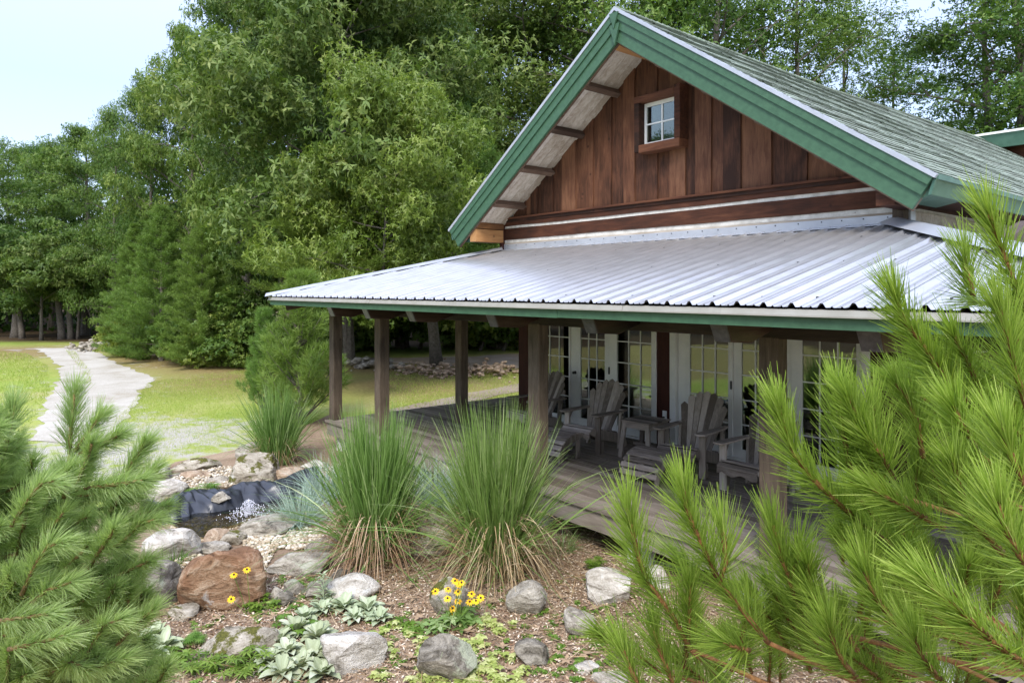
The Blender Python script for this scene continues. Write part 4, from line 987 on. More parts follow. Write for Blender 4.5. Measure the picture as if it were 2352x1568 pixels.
tag(link('pebbles', np_mesh('pebbles', *join(pp)), 'pebble', smooth=True), 'rounded cream river pebbles around and in the pond', 'pebbles', kind='stuff')
# bark chips + straw over the bed, denser where seen closest
near = px_poly((250, 1340), (600, 1330), (800, 1300), (1000, 1260), (1250, 1190), (1500, 1250), (2352, 1500), (2352, 1640), (1200, 1640), (0, 1640))
q = scatter(near, 60000); n = len(q)
Dr = rand_dirs(n); Dr[:, 2] *= .25; N = np.tile([0, 0, 1.], (n, 1)) + rng.normal(0, .35, (n, 3))
A = leaves(np.c_[q, rng.uniform(.018, .045, n)], Dr, N, rng.lognormal(-3.55, .5, n), rng.uniform(.006, .02, n), rng.random(n) ** 1.3, .05)
tag(link('bark_mulch', np_mesh('bark_mulch', *A), 'chip'), 'brown and grey shredded bark covering the garden bed', 'mulch', kind='stuff')
q = scatter(near, 2600); n = len(q); Dr = rand_dirs(n); Dr[:, 2] = np.abs(Dr[:, 2]) * .15
A = ribbons(np.c_[q, rng.uniform(.03, .06, n)], Dr, rng.uniform(.06, .3, n), rng.uniform(.003, .006, n), rng.normal(0, .12, (n, 3)) * [1, 1, .1], rng.random(n), 3)
tag(link('dry_straw', np_mesh('dry_straw', *A), 'straw'), 'dry straw and dead pine needles strewn over the mulch', 'straw', kind='stuff')
q = scatter(near, 130); n = len(q); parts = []
for k in range(5):
    a = rng.uniform(0, 6.28, n) if k == 0 else a + 1.1
    Dr = np.stack([np.cos(a), np.sin(a), rng.uniform(-.1, .5, n)], 1)
    parts.append(leaves(np.c_[q, np.full(n, .05)], Dr, np.tile([0, 0, 1.], (n, 1)), .06, .035, np.full(n, .35), .1))
tag(link('fallen_leaves', np_mesh('fallen_leaves', *join(parts)), 'chip'), 'curled brown oak leaves fallen on the mulch', 'leaf litter', kind='stuff')

# ================================================================== TREES
def tree_skeleton(rnd, H, h0, Rr, nl, prof, r0, lean=0.0, up=.35):
    """trunk and limbs (tubes) and the points where twigs sit"""
    mb = MB(); tw = []
    tp = []; x = y = 0
    for i in range(9):
        t = i / 8; x += rnd.uniform(-.12, .12) + lean * H / 8; y += rnd.uniform(-.12, .12); tp.append(Vector((x, y, t * H * .93)))
    mb.tube(tp, [r0 * (1 - .85 * i / 8) * (1.25 if i == 0 else 1) for i in range(9)], 9, .5)
    for k in range(nl):
        t = (k + rnd.random()) / nl; z = h0 + (H * .93 - h0) * t
        i = min(int(z / (H * .93) * 8), 7); p = tp[i].lerp(tp[i + 1], z / (H * .93) * 8 - i)
        a = k * 2.4 + rnd.uniform(-.5, .5); L = Rr * prof(t) * rnd.uniform(.72, 1.12)
        e = rnd.uniform(.0, up) + .5 * t
        pts = [p]; d = Vector((math.cos(a), math.sin(a), e)).normalized()
        for j in range(4): d = (d + Vector((rnd.uniform(-.2, .2), rnd.uniform(-.2, .2), rnd.uniform(-.12, .12)))).normalized(); pts.append(pts[-1] + d * L / 4)
        rb = r0 * .38 * (1 - .6 * t)
        mb.tube(pts, [rb, rb * .75, rb * .5, rb * .3, rb * .12], 5, .5)
        for j in range(2, 5):
            tw.append((pts[j] + Vector((rnd.gauss(0, .25), rnd.gauss(0, .25), rnd.gauss(0, .2))), 1.0))
            for _ in range(2):
                d2 = Vector((rnd.uniform(-1, 1), rnd.uniform(-1, 1), rnd.uniform(-.35, .5))).normalized(); q = pts[j] + d2 * L * rnd.uniform(.18, .38)
                mb.tube([pts[j], pts[j].lerp(q, .5) + Vector((0, 0, .06)), q], [rb * .3, rb * .2, rb * .06], 4, .5)
                tw.append((q, .9))
    return mb, tw
def leafy_crown(rnd_seed, tw, n_b, sig, L, W, k=5, flat=.45, droop=.3):
    g = np.random.default_rng(rnd_seed); parts = []
    C = np.array([p[:] for p, _ in tw]); per = n_b // len(C)
    C = np.repeat(C, per, 0); cl = np.repeat(g.random(len(tw)), per); n = len(C)
    off = g.normal(size=(n, 3)); off /= np.linalg.norm(off, axis=1, keepdims=True); rr = g.random(n)[:, None] ** .45
    S = np.repeat(g.uniform(.75, 1.3, len(tw)), per)[:, None]
    P = C + off * rr * sig * S * np.array([1, 1, flat])
    a = g.uniform(0, 6.28, n); tone = np.clip(cl * .45 + g.normal(.28, .18, n), 0, 1)
    ax = unit(off * [1, 1, .6] + g.normal(0, .5, (n, 3)) + [0, 0, .35]); u = unit(np.cross(ax, g.normal(size=(n, 3)))); w = np.cross(ax, u)
    for j in range(k):
        b = a + j * 6.283 / k + g.normal(0, .7, n)
        d = u * np.cos(b)[:, None] + w * np.sin(b)[:, None] + ax * g.uniform(-.3, 1.0, n)[:, None] - np.array([0, 0, .25])
        parts.append(leaves(P, d, ax, L * g.uniform(.6, 1.25, n), W * g.uniform(.7, 1.2, n), np.clip(tone + g.normal(0, .1, n), 0, 1), droop))
    return join(parts)
def conifer(seed, H, R0, nb, tuft, L, W, h0=.3, r0=.16, upt=.15, k=9, step=.45, spread=.16):
    rnd = random.Random(seed); g = np.random.default_rng(seed); mb = MB(); mb.tube([(0, 0, 0), (.03, .02, H * .5), (0, 0, H)], [r0, r0 * .55, .015], 8, .5)
    P = []; A = []
    z = h0
    while z < H * .98:
        t = (z - h0) / (H - h0); Lb = R0 * ((1 - t) ** .75) * rnd.uniform(.85, 1.1) + .12
        for b in range(nb):
            a = b * 6.283 / nb + rnd.uniform(-.4, .4) + z * 3; L1 = Lb * rnd.uniform(.7, 1.15)
            e = upt + .5 * t; pts = [Vector((0, 0, z))]; d = Vector((math.cos(a), math.sin(a), e)).normalized()
            for j in range(4): d = (d + Vector((0, 0, .07)) + Vector((rnd.uniform(-.1, .1), rnd.uniform(-.1, .1), 0))).normalized(); pts.append(pts[-1] + d * L1 / 4)
            mb.tube(pts, [.035 * (1 - t) + .012, .02, .012, .008, .005], 4, .5)
            ns = max(3, int(L1 / .16))
            for s_ in range(ns):
                f = .25 + .75 * s_ / ns; q = f * 4; i = min(int(q), 3); p = pts[i].lerp(pts[i + 1], q - i); dd = (pts[i + 1] - pts[i]).normalized()
                for m in range(tuft):
                    side = Vector((rnd.uniform(-1, 1), rnd.uniform(-1, 1), rnd.uniform(-.25, .45))).normalized()
                    dr = (dd + side * .9).normalized(); pp = p + dr * rnd.uniform(.05, .45) * (.4 + L1 * .35) * (1.15 - f * .7)
                    P.append(pp[:]); A.append((dr + Vector((0, 0, .35)))[:])
        z += step * rnd.uniform(.8, 1.2) * (1 - .35 * t)
    P = np.array(P); A = unit(np.array(A)); n = len(P); parts = []; tone = g.random(n) * .5
    for j in range(k):
        off = g.normal(0, spread * .45, (n, 3)); d = unit(A + g.normal(0, .55, (n, 3)))
        parts.append(leaves(P + off, d, rand_dirs(n), L * g.uniform(.7, 1.2, n), W, np.clip(tone + g.uniform(0, .5, n), 0, 1), .12))
    return mb, join(parts)

def mk_leafy(seed, H, h0, Rr, nl, nbn, sig, L, W, k, prof, r0=.24, flat=.45, up=.35, lean=0):
    rnd = random.Random(seed); mb, tw = tree_skeleton(rnd, H, h0, Rr, nl, prof, r0, lean, up)
    return mb.mesh('trunk'), np_mesh('crown', *leafy_crown(seed, tw, nbn, sig, L, W, k, flat))
P_full = lambda t: math.sin(math.pi * (.22 + .72 * t)) ** .7
P_top = lambda t: math.sin(math.pi * (.12 + .72 * t)) ** .8
V_ = {}
V_['maple'] = mk_leafy(1, 14, 1.4, 4.6, 26, 26000, 1.0, .125, .06, 3, P_full)
V_['maple2'] = mk_leafy(2, 15, 2.4, 4.2, 28, 26000, .95, .125, .06, 3, P_full)
V_['oak'] = mk_leafy(3, 14, 2.0, 4.8, 28, 22000, .9, .14, .06, 4, P_full, .28)
V_['tall'] = mk_leafy(4, 17, 5.5, 3.6, 22, 13000, .95, .125, .065, 3, P_top, .22, .5, .6)
V_['sparse'] = mk_leafy(5, 17, 6.5, 3.4, 18, 6500, .9, .125, .065, 3, P_top, .2, .4, .7)
V_['near'] = mk_leafy(6, 12, 3.0, 4.4, 26, 19000, .95, .18, .062, 5, P_full, .12, .7)
V_['shrub'] = mk_leafy(7, 2.6, .2, 1.5, 12, 2600, .5, .12, .07, 5, P_full, .04)
def reg(nm, mbA): mb, A = mbA; V_[nm] = (mb.mesh('trunk'), np_mesh('crown', *A))
reg('pine', conifer(11, 11, 3.6, 7, 4, .2, .024, .4, .17, .02, 14, .62, .16))
reg('pine2', conifer(12, 12, 3.3, 7, 4, .2, .024, .4, .17, .06, 14, .62, .16))
reg('pinehigh', conifer(14, 11, 3.6, 7, 4, .2, .024, 4.2, .17, .02, 14, .62, .16))
reg('youngpine', conifer(13, 3.3, 1.25, 6, 3, .2, .010, .1, .055, .75, 24, .34, .05))
MATS = {'pine': ('needleM',), 'pine2': ('needleM',), 'youngpine': ('needleM',)}
def plant_tree(kind, px, d, hs, label, name='tree', cat='tree', group=None, leaf='leafA', ws=None, rot=None, z=0, trunk='bark', sink=0):
    r_ = ray(px, 700); k = d / (-SA * r_.x + CA * r_.y); loc = Vector((r_.x * k, r_.y * k, z - sink))
    tm, cm = V_[kind]
    o = empty(name, loc, rot if rot is not None else random.uniform(0, 6.28), label, cat, group); H0 = {'maple': 14, 'maple2': 15, 'oak': 14, 'tall': 17, 'sparse': 17, 'near': 12, 'shrub': 2.6, 'pine': 11, 'pinehigh': 11, 'pine2': 12, 'youngpine': 3.3}[kind]
    s_ = hs / H0; w_ = (ws or 1) * s_; o.scale = (w_, w_, s_)
    for nm, me, mt in (('trunk', tm, trunk), ('crown', cm, leaf)):
        if not me.materials: me.materials.append(M[mt])
        c = bpy.data.objects.new(nm, me); COL.objects.link(c); c.parent = o
        c.material_slots[0].link = 'OBJECT'; c.material_slots[0].material = M[mt]
    return o
GB = 'trees at the edge of the wood'
T = plant_tree
T('maple', 20, 52, 13.5, 'round crowned dull green tree at the far left end of the wood', group=GB)
T('maple2', 120, 50, 13.4, 'second dull green tree from the left, behind the end of the driveway', group=GB, leaf='leafA')
T('oak', 195, 46, 13.3, 'dull green tree just left of where the tree line steps up over the driveway', group=GB)
T('maple', -70, 46, 12, 'tree at the very left border of the photo', group=GB)
T('maple', 262, 40, 13.0, 'bright green tree at the first step of the tree line right of the driveway', group=GB, ws=.6)
T('maple2', 350, 36, 14.0, 'maple at the second step of the tree line with branches reaching left', group=GB, ws=.62)
T('oak', 440, 34, 15.4, 'broad tree whose outer branches stick out into the pale sky on the left', group=GB, ws=.62)
T('oak', 575, 31, 19.5, 'tall oak forming the steep left shoulder of the tree line', group=GB, ws=.46)
T('maple2', 650, 29, 19, 'big leafy tree above the white pine at the lawn edge', group=GB, leaf='leafB', ws=.6)
T('maple', 720, 31, 20, 'dense dark green tree in the middle of the wood behind the small pine', group=GB, leaf='leafB', ws=.75)
T('oak', 800, 29, 19, 'tall dark oak behind the yellow green oak branches', group=GB, leaf='leafB', ws=.75)
T('maple2', 830, 36, 22, 'tall tree behind the left end of the porch roof', group=GB)
T('tall', 925, 36, 22, 'tall trunked tree left of the gable with high leaves against the sky', group=GB, ws=1.1, leaf='leafB')
T('maple', 1060, 37, 23, 'dark tree whose crown fills the sky left of the gable peak', group=GB, leaf='leafB')
T('tall', 1150, 36, 23, 'tall tree directly left of the gable peak', group=GB, ws=1.2, leaf='leafB')
T('tall', 1270, 33, 22, 'tall tree rising behind the left slope of the gable', group=GB, ws=1.2, leaf='leafB')
T('tall', 1400, 31, 21, 'tall tree right behind the gable peak', group=GB, ws=1.15)
T('sparse', 1520, 32, 20, 'tall tree right of the gable peak, cut by the top edge', group=GB, ws=1.1)
T('tall', 1624, 27, 20.5, 'tree with thick pale trunk standing behind the upper ridge', group=GB, ws=1.0)
T('sparse', 1735, 33, 19, 'open crowned tree with sky showing through, behind the ridge', group=GB, ws=1.15)
T('sparse', 1830, 29, 18.5, 'thin tree with a forked grey trunk and airy crown above the ridge middle', group=GB)
T('sparse', 1950, 33, 16.5, 'lower open tree with yellowish top above the ridge', group=GB, leaf='leafA', ws=1.2)
T('sparse', 2060, 34, 15, 'low airy tree in the dip of the tree line above the ridge', group=GB, ws=1.2)
T('maple', 2100, 38, 11, 'small bushy tree just above the ridge right of the middle', group=GB, leaf='leafB')
T('sparse', 2260, 28, 18.5, 'leafy tree with bright leaves in the upper right corner', group=GB, ws=1.15)
T('tall', 2360, 26, 18.5, 'tree with dark trunk at the right border of the photo', group=GB, ws=1.2)
T('maple2', 1900, 40, 10.5, 'bushy tree low behind the ridge, left of the open one', group=GB, leaf='leafB')
T('maple', 1620, 40, 13, 'bushy tree behind the tall pale trunk', group=GB, leaf='leafB')
T('maple2', 2250, 40, 10, 'dark bushy tree low beside the rear wing roof', group=GB, leaf='leafB')
# nearer trees
T('near', 872, 20, 9.0, 'yellow green oak with drooping leafy branches above the left end of the porch roof', 'oak_tree', leaf='leafY', ws=.85)
T('near', 772, 24, 15.5, 'oak with dark green high branches behind the yellow green one', 'oak_tree', leaf='leafB', ws=.9)
T('pinehigh', 778, 22, 7.2, 'bright green soft needled white pine right behind the porch roof', 'pine_tree', leaf='needleM', ws=1.25)
T('pinehigh', 1055, 25, 9.5, 'dark white pine between the porch roof and the gable', 'pine_tree', leaf='needleM', ws=1.0)
T('pinehigh', 1207, 25, 7.6, 'low pine seen under the left end of the gable', 'pine_tree', leaf='needleM', ws=.9)
T('pine', 370, 29.5, 6.6, 'wide layered white pine at the lawn edge nearest the driveway', 'pine_tree', leaf='needleM', ws=1.1)
T('pine2', 310, 32, 6.0, 'white pine behind the one nearest the driveway', 'pine_tree', leaf='needleM', ws=1.1)
T('pine2', 465, 27.5, 6.2, 'darker white pine between the layered one and the shrubs', 'pine_tree', leaf='needleM', ws=1.1)
T('youngpine', 690, 15.6, 3.35, 'small bushy pine left of the porch corner behind the short tall grass', 'young_pine', leaf='needleM', ws=1.05)
T('youngpine', 610, 16.8, 2.5, 'smaller pine shoot group left of the bushy small pine', 'young_pine', leaf='needleM', ws=.8)
# leaning trunk seen under the porch roof and thin trunks in the wood
def trunk_tree(px, d, h, r, lean, label, group=None):
    r_ = ray(px, 700); k = d / (-SA * r_.x + CA * r_.y); L = Vector((r_.x * k, r_.y * k, 0))
    rt = Vector((CA, SA, 0)) * lean
    o = empty('tree', L, 0, label, 'tree', group)
    pts = [Vector((0, 0, -.05)), rt * .1 + Vector((0, 0, h * .12)), rt * .45 + Vector((0, 0, h * .5)), rt + Vector((0, 0, h))]
    mb = MB().tube(pts, [r * 1.3, r, r * .8, r * .5], 10)
    for i in range(4):
        b = pts[2].lerp(pts[3], i / 4 + .1); a = random.uniform(0, 6.28); mb.tube([b, b + Vector((math.cos(a), math.sin(a), .6)) * 1.2, b + Vector((math.cos(a), math.sin(a), .8)) * 2.2], [r * .3, r * .2, r * .06], 5)
    mb.build('trunk', 'bark', o, smooth=True)
    g = np.random.default_rng(int(px)); tw = [(pts[3] + Vector((g.normal(0, 1.5), g.normal(0, 1.5), g.normal(0.3, .9))), 1) for _ in range(16)]
    link('crown', np_mesh('crown', *leafy_crown(int(px), tw, 3200, 1.0, .18, .09)), 'leafB', o)
trunk_tree(1003, 27.5, 9, .22, -1.0, 'leaning grey trunk standing on the dirt path, seen between the porch posts')
trunk_tree(38, 43, 4.2, .3, .2, 'thickest trunk in the shade at the far left edge of the wood', 'bare trunks in the shade')
trunk_tree(52, 42, 4.2, .16, -.6, 'slim leaning trunk next to the thickest one at the far left', 'bare trunks in the shade')
trunk_tree(95, 41, 3.4, .1, 0, 'thin straight trunk above the driveway end', 'bare trunks in the shade')
trunk_tree(143, 42, 3.9, .2, -.5, 'grey trunk right of the driveway end', 'bare trunks in the shade')
trunk_tree(163, 42, 3.8, .17, -.3, 'pale patchy trunk nearest the rubble heap', 'bare trunks in the shade')
trunk_tree(178, 42, 3.5, .08, .2, 'thinnest trunk beside the pale patchy one', 'bare trunks in the shade')
# shrubs along the edge of the wood
for i, (px, d, h, lb) in enumerate(((285, 31.5, 1.3, 'bright lime shrub by the rubble heap under the layered pine'), (345, 30.5, 1.2, 'low green shrub under the layered white pine'), (430, 28.6, 1.5, 'low shrub below the darker white pine'),
        (495, 28, 2.0, 'yellow green shrub at the lawn edge left of the small pine'), (545, 27.5, 1.8, 'yellow green shrub directly left of the small pine'), (585, 28, 2.6, 'darker shrub rising behind the two small pines'),
        (815, 33, 3.6, 'shrub right of the leftmost porch post in the background'), (860, 35, 4.2, 'shrub behind the second porch post'), (925, 35, 4.6, 'shrub left of the leaning grey trunk'), (965, 36, 5.5, 'tall dark shrub behind the leaning grey trunk'),
        (1040, 35, 4.8, 'shrub right of the leaning grey trunk'), (1095, 34.5, 4.4, 'yellow green shrub seen right of the third porch post'), (1150, 34.5, 4.6, 'shrub left of the red wall post in the background'), (1210, 34, 4.4, 'shrub cut off by the red wall post'))):
    T('shrub', px, d, h, lb, 'shrub', 'shrub', 'shrubs along the wood', leaf='leafA' if i % 3 else 'leafY', ws=1.2)
# deep wood behind as one mass
q = []
n = 60000; pxs = rng.uniform(-500, 2900, n); dd_ = np.interp(pxs, _fx, _fd) + rng.gamma(2.2, 4.5, n) + 7
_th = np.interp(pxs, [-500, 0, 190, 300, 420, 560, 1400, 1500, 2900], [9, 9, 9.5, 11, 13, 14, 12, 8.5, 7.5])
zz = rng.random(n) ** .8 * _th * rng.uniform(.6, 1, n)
lx = (pxs - 1176) / 2352 * _F
X = dd_ * -SA + dd_ * lx * CA; Y = dd_ * CA + dd_ * lx * SA
C = np.stack([X, Y, zz], 1); C += rng.normal(0, .3, C.shape)
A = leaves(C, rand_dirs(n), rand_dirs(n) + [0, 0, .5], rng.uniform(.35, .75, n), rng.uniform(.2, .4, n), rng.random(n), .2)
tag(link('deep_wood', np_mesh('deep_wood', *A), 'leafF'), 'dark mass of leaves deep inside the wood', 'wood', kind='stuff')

# ================================================================== TALL GRASSES
def grass_clump(name, px, py, H, Rb, Rt, nb, mat, label, cat='ornamental grass', dead=.2, droop=.55, w=.009, seed=1, group=None, lean=(0, 0), seg=8):
    g = np.random.default_rng(seed); b = G(px, py); o = empty(name, b, 0, label, cat, group)
    n = nb; a = g.uniform(0, 6.283, n); r = Rb * .8 * np.sqrt(g.random(n))
    P0 = np.stack([r * np.cos(a), r * np.sin(a), np.zeros(n)], 1)
    out = np.abs(g.normal(0, .42, n)) * Rt / H * (r / Rb * .7 + .5) + (g.random(n) < .12) * g.uniform(.1, .5, n)
    a2 = a + g.normal(0, .6, n)
    Dr = np.stack([np.cos(a2) * out + lean[0], np.sin(a2) * out + lean[1], np.ones(n)], 1)
    L = H * g.uniform(.55, 1.08, n); dr = droop * (out * 1.6 + .12) * g.uniform(.1, 1.6, n) * np.where(g.random(n) < .3, 2.8, 1)
    bend = np.stack([np.cos(a2) * dr * .8, np.sin(a2) * dr * .8, -dr * .9], 1)
    link('blades', np_mesh('blades', *ribbons(P0, Dr, L, w * g.uniform(.6, 1.3, n), bend, np.clip(g.normal(.42, .25, n), 0, 1), seg, .1)), mat, o)
    n = int(nb * dead)
    if n:
        a = g.uniform(0, 6.283, n); hang = g.random(n) < .65
        r = Rb * (.75 + .35 * g.random(n)); P0 = np.stack([r * np.cos(a), r * np.sin(a), np.where(hang, g.uniform(.08, .36, n) * H, .02)], 1)
        t = g.uniform(.05, .5, n); Dr = np.stack([np.cos(a) * t, np.sin(a) * t, np.where(hang, .25, 1.0)], 1); L = H * g.uniform(.16, .45, n); dr = np.where(hang, g.uniform(1.0, 1.9, n), g.uniform(.1, .7, n))
        link('dead_blades', np_mesh('dead_blades', *ribbons(P0, Dr, L, w * .6, np.stack([np.cos(a) * .18, np.sin(a) * .18, -dr], 1) + g.normal(0, .12, (n, 3)), g.random(n), 6)), 'straw', o)
    return o
grass_clump('tall_grass', 862, 1290, 1.74, .29, .40, 1900, 'misc', 'tall green ornamental grass with straw base, middle of the three, in front of the corner post', seed=21, dead=.34, droop=.5, w=.015)
grass_clump('tall_grass', 1140, 1320, 1.84, .29, .38, 2000, 'misc', 'tall green ornamental grass with straw base right beside the deck edge, rightmost of the three', seed=22, dead=.36, droop=.5, w=.015)
grass_clump('tall_grass', 637, 1066, 1.42, .26, .6, 950, 'misc', 'shorter upright ornamental grass behind the pond in front of the small pine', seed=23, dead=.15, droop=.35, w=.012)
grass_clump('blue_grass', 690, 1205, .62, .22, 1.05, 520, 'blue', 'silvery blue grass spilling over the pond liner left of the tall grass', dead=.04, droop=.5, w=.008, seed=24, lean=(-.1, -.1))
grass_clump('blue_grass', 745, 1150, .75, .25, .9, 420, 'blue', 'pale blue grass behind the silvery clump, against the tall grass', dead=.05, droop=.5, w=.008, seed=25)
grass_clump('blue_grass', 1000, 1175, .85, .3, .6, 520, 'blue', 'pale blue grass seen in the gap between the two big tall grasses', dead=.05, droop=.4, w=.008, seed=26)
grass_clump('wild_grass', 395, 1300, .32, .14, .5, 160, 'weed', 'loose tuft of thin lawn grass on the pale rock by the pond', 'grass tuft', dead=.1, w=.006, seed=27)
grass_clump('wild_grass', 1285, 1265, .35, .2, .7, 160, 'misc', 'thin arching blades at the deck edge right of the rightmost tall grass', 'grass tuft', dead=.1, w=.006, seed=28)

# ================================================================== SMALL PLANTS
def broad_leaf_rosettes(name, spots, L, W, mat, label, cat, group=None, n1=21, seed=1, up=.75, cup=.25, stalk=None):
    """spots in print pixels (x, y, scale); each leaf is a curved 2x5 patch"""
    g = np.random.default_rng(seed); c = G(spots[0][0], spots[0][1]); o = empty(name, c, 0, label, cat, group)
    Vs = []; Fs = []; vs = []; off = 0
    T_ = np.linspace(0, 1, 7); prof = np.array([.12, .5, .85, 1, .88, .55, .05])
    for (px, py, sc_) in spots:
        q = G(px, py) - c; h = .03
        for i in range(n1):
            a = i * 2.399 + g.uniform(-.2, .2); ring = (i / n1); e = .15 + up * (1 - ring) * 2.0 if up else .1
            l = .86 * L * sc_ * (.55 + .5 * ring) * g.uniform(.85, 1.15); wd = W * sc_ * g.uniform(.85, 1.15) * (.6 + .4 * ring)
            d = np.array([math.cos(a), math.sin(a), 0]); s_ = np.array([-math.sin(a), math.cos(a), 0]); cu = g.uniform(.15, .5)
            r_ = T_ * l; zc = h + r_ * e - cu * (T_ ** 2) * l * (.6 + e); tone = np.clip(g.normal(.5, .2), 0, 1)
            for m, side in enumerate((-1, -.5, 0, .5, 1)):
                p = np.array([q.x, q.y, q.z]) + d[None] * (r_ * math.cos(math.atan(e) * .6))[:, None] + s_[None] * (side * wd / 2 * prof)[:, None]
                p[:, 2] += zc + abs(side) * prof * wd * cup + .004 * np.sin(T_ * 19 + side * 3)
                Vs.append(p); vs += list(np.clip(tone + (.22 if side == 0 else 0) + T_ * 0, 0, 1))
            idx = off + np.arange(35).reshape(5, 7); Fs.append(np.stack([idx[:-1, :-1], idx[1:, :-1], idx[1:, 1:], idx[:-1, 1:]], -1).reshape(-1, 4)); off += 35
    link('leaves', np_mesh('leaves', np.concatenate(Vs), np.concatenate(Fs), vs), mat, o, smooth=True)
    return o
LG = 'woolly silver leaved plants'
broad_leaf_rosettes('lambs_ear', [(790, 1405, 1.1), (845, 1412, 1.2), (740, 1412, 1), (700, 1430, .9), (815, 1430, .9), (765, 1385, .8), (872, 1432, .9)], .19, .085, 'lamb', 'upper patch of woolly silver green leaves spreading above the creased pale rock', 'lambs ear', LG, seed=31)
broad_leaf_rosettes('lambs_ear', [(680, 1460, 1.2), (730, 1475, 1.2), (640, 1485, 1), (660, 1510, 1.1), (720, 1520, 1.2), (620, 1530, 1), (690, 1545, 1.1), (760, 1530, 1), (740, 1560, 1.1), (650, 1560, 1.1), (600, 1490, .8)], .2, .09, 'lamb', 'biggest patch of woolly silver green leaves left of the creased pale rock, at the bottom', 'lambs ear', LG, seed=32)
broad_leaf_rosettes('lambs_ear', [(355, 1475, 1), (375, 1500, 1.2), (345, 1530, 1.2), (330, 1490, 1)], .2, .09, 'lamb', 'woolly silver leaves half under the left pine near the bottom', 'lambs ear', LG, seed=33)
def stalk(name, px, py, h, label, seed):
    g = random.Random(seed); b = G(px, py); o = empty(name, b, 0, label, 'lambs ear', LG)
    MB().tube([(0, 0, 0), (.01, 0, h * .5), (0, .01, h)], [.006, .005, .003], 6).build('stem', 'lamb', o)
    C = []; Dd = []; Ls = []
    for i in range(9):
        z = h * (i + 1) / 9
        for k_ in range(3): a = i * 1.57 + k_ * 2.09; C.append((0, 0, z)); Dd.append((math.cos(a), math.sin(a), .55)); Ls.append(.13 * (1.1 - .55 * i / 9))
    link('leaves', np_mesh('leaves', *leaves(np.array(C), np.array(Dd), np.tile([0, 0, 1.], (len(C), 1)), np.array(Ls), np.array(Ls) * .33, np.full(len(C), .6))), 'lamb', o)
stalk('lambs_ear', 742, 1392, .3, 'single upright woolly stalk above the upper silver patch', 4)
# palmate green leaves and low weeds
def leaf_tufts(name, spots, k, L, W, h, mat, label, cat, seed, kind=None, group=None, per=5):
    """spots: print pixels; each tuft has per stems carrying a whorl of k leaflets"""
    g = np.random.default_rng(seed); c = G(spots[0][0], spots[0][1]); o = empty(name, c, 0, label, cat, group) if kind is None else None
    P = []; 
    for (x, y) in spots:
        q = G(x, y) - c
        for _ in range(per): a = g.uniform(0, 6.28); r = g.uniform(.0, .9) * L * 1.6; P.append((q.x + r * math.cos(a), q.y + r * math.sin(a), h * g.uniform(.5, 1.2), q.x, q.y))
    P = np.array(P); n = len(P); parts = []; a0 = g.uniform(0, 6.28, n); tone = g.uniform(.1, .9, n)
    for j in range(k):
        a = a0 + j * 6.283 / k; parts.append(leaves(P[:, :3], np.stack([np.cos(a), np.sin(a), np.full(n, .15)], 1), np.tile([0, 0, 1.], (n, 1)) + g.normal(0, .2, (n, 3)), L * g.uniform(.8, 1.15, n), W, tone, .25))
    A = join(parts)
    if kind: me = np_mesh(name, *A); x = link(name, me, mat, None, c); return tag(x, label, cat, group, kind)
    link('leaves', np_mesh('leaves', *A), mat, o)
    mb = MB()
    for p in P: mb.tube([(p[3], p[4], 0), (p[0], p[1], p[2])], .0025, 4)
    mb.build('stems', 'weed', o); return o
leaf_tufts('palmate_plant', [(480, 1530), (520, 1500), (560, 1530), (600, 1525), (450, 1555), (540, 1560), (590, 1555), (500, 1550)], 8, .085, .02, .1, 'weed', 'light green finger leaved plants left of the biggest silver patch', 'perennial', 41, per=6)
leaf_tufts('palmate_plant', [(655, 1440), (668, 1470), (700, 1466)], 8, .07, .02, .09, 'weed', 'finger leaved sprig between the mossy slab and the silver patches', 'perennial', 42, per=3)
leaf_tufts('feathery_plant', [(447, 1475), (460, 1485), (440, 1490)], 12, .05, .006, .09, 'weed', 'small feathery bright green tuft beside the mossy slab', 'perennial', 43, per=14)
leaf_tufts('green_plant', [(930, 1445), (945, 1462), (915, 1435)], 7, .085, .025, .05, 'weed', 'green toothed leaves left of the blocky dark rock', 'perennial', 44, per=5)
leaf_tufts('feathery_plant', [(1362, 1318), (1375, 1310)], 10, .06, .012, .12, 'weed', 'ferny bright green tuft behind the whitish angular boulder', 'perennial', 45, per=14)
leaf_tufts('fern', [(460, 1145), (490, 1135), (440, 1155), (420, 1165)], 14, .11, .014, .16, 'weed', 'yellow green fern hanging over the black liner left of the squarish stone', 'fern', 46, per=8)
leaf_tufts('green_plant', [(380, 1520), (400, 1540), (420, 1530), (360, 1545)], 5, .06, .03, .1, 'weed', 'low green leaves between the left pine and the finger leaved plants', 'perennial', 47, per=12)
sp = [(random.uniform(1040, 1180), random.uniform(1440, 1575)) for _ in range(34)] + [(random.uniform(850, 970), random.uniform(1440, 1575)) for _ in range(15)] + [(random.uniform(960, 1200), random.uniform(1545, 1590)) for _ in range(30)] + [(random.uniform(1080, 1130), random.uniform(1425, 1450)) for _ in range(12)]
leaf_tufts('variegated_ground_cover', sp, 5, .04, .026, .06, 'lime', 'pale yellow and green variegated leaves creeping round the blocky dark rock', 'ground cover', 48, kind='stuff', per=6)
q = scatter(near, 750); sp = []
inv = [(random.uniform(420, 1500), random.uniform(1330, 1590)) for _ in range(150)] + [(random.uniform(1150, 1450), random.uniform(1340, 1560)) for _ in range(60)] + [(random.uniform(560, 760), random.uniform(1330, 1420)) for _ in range(30)]
leaf_tufts('weeds', inv, 5, .035, .016, .04, 'weed', 'scattered low green weeds coming up through the mulch', 'weeds', 49, kind='stuff', per=5)
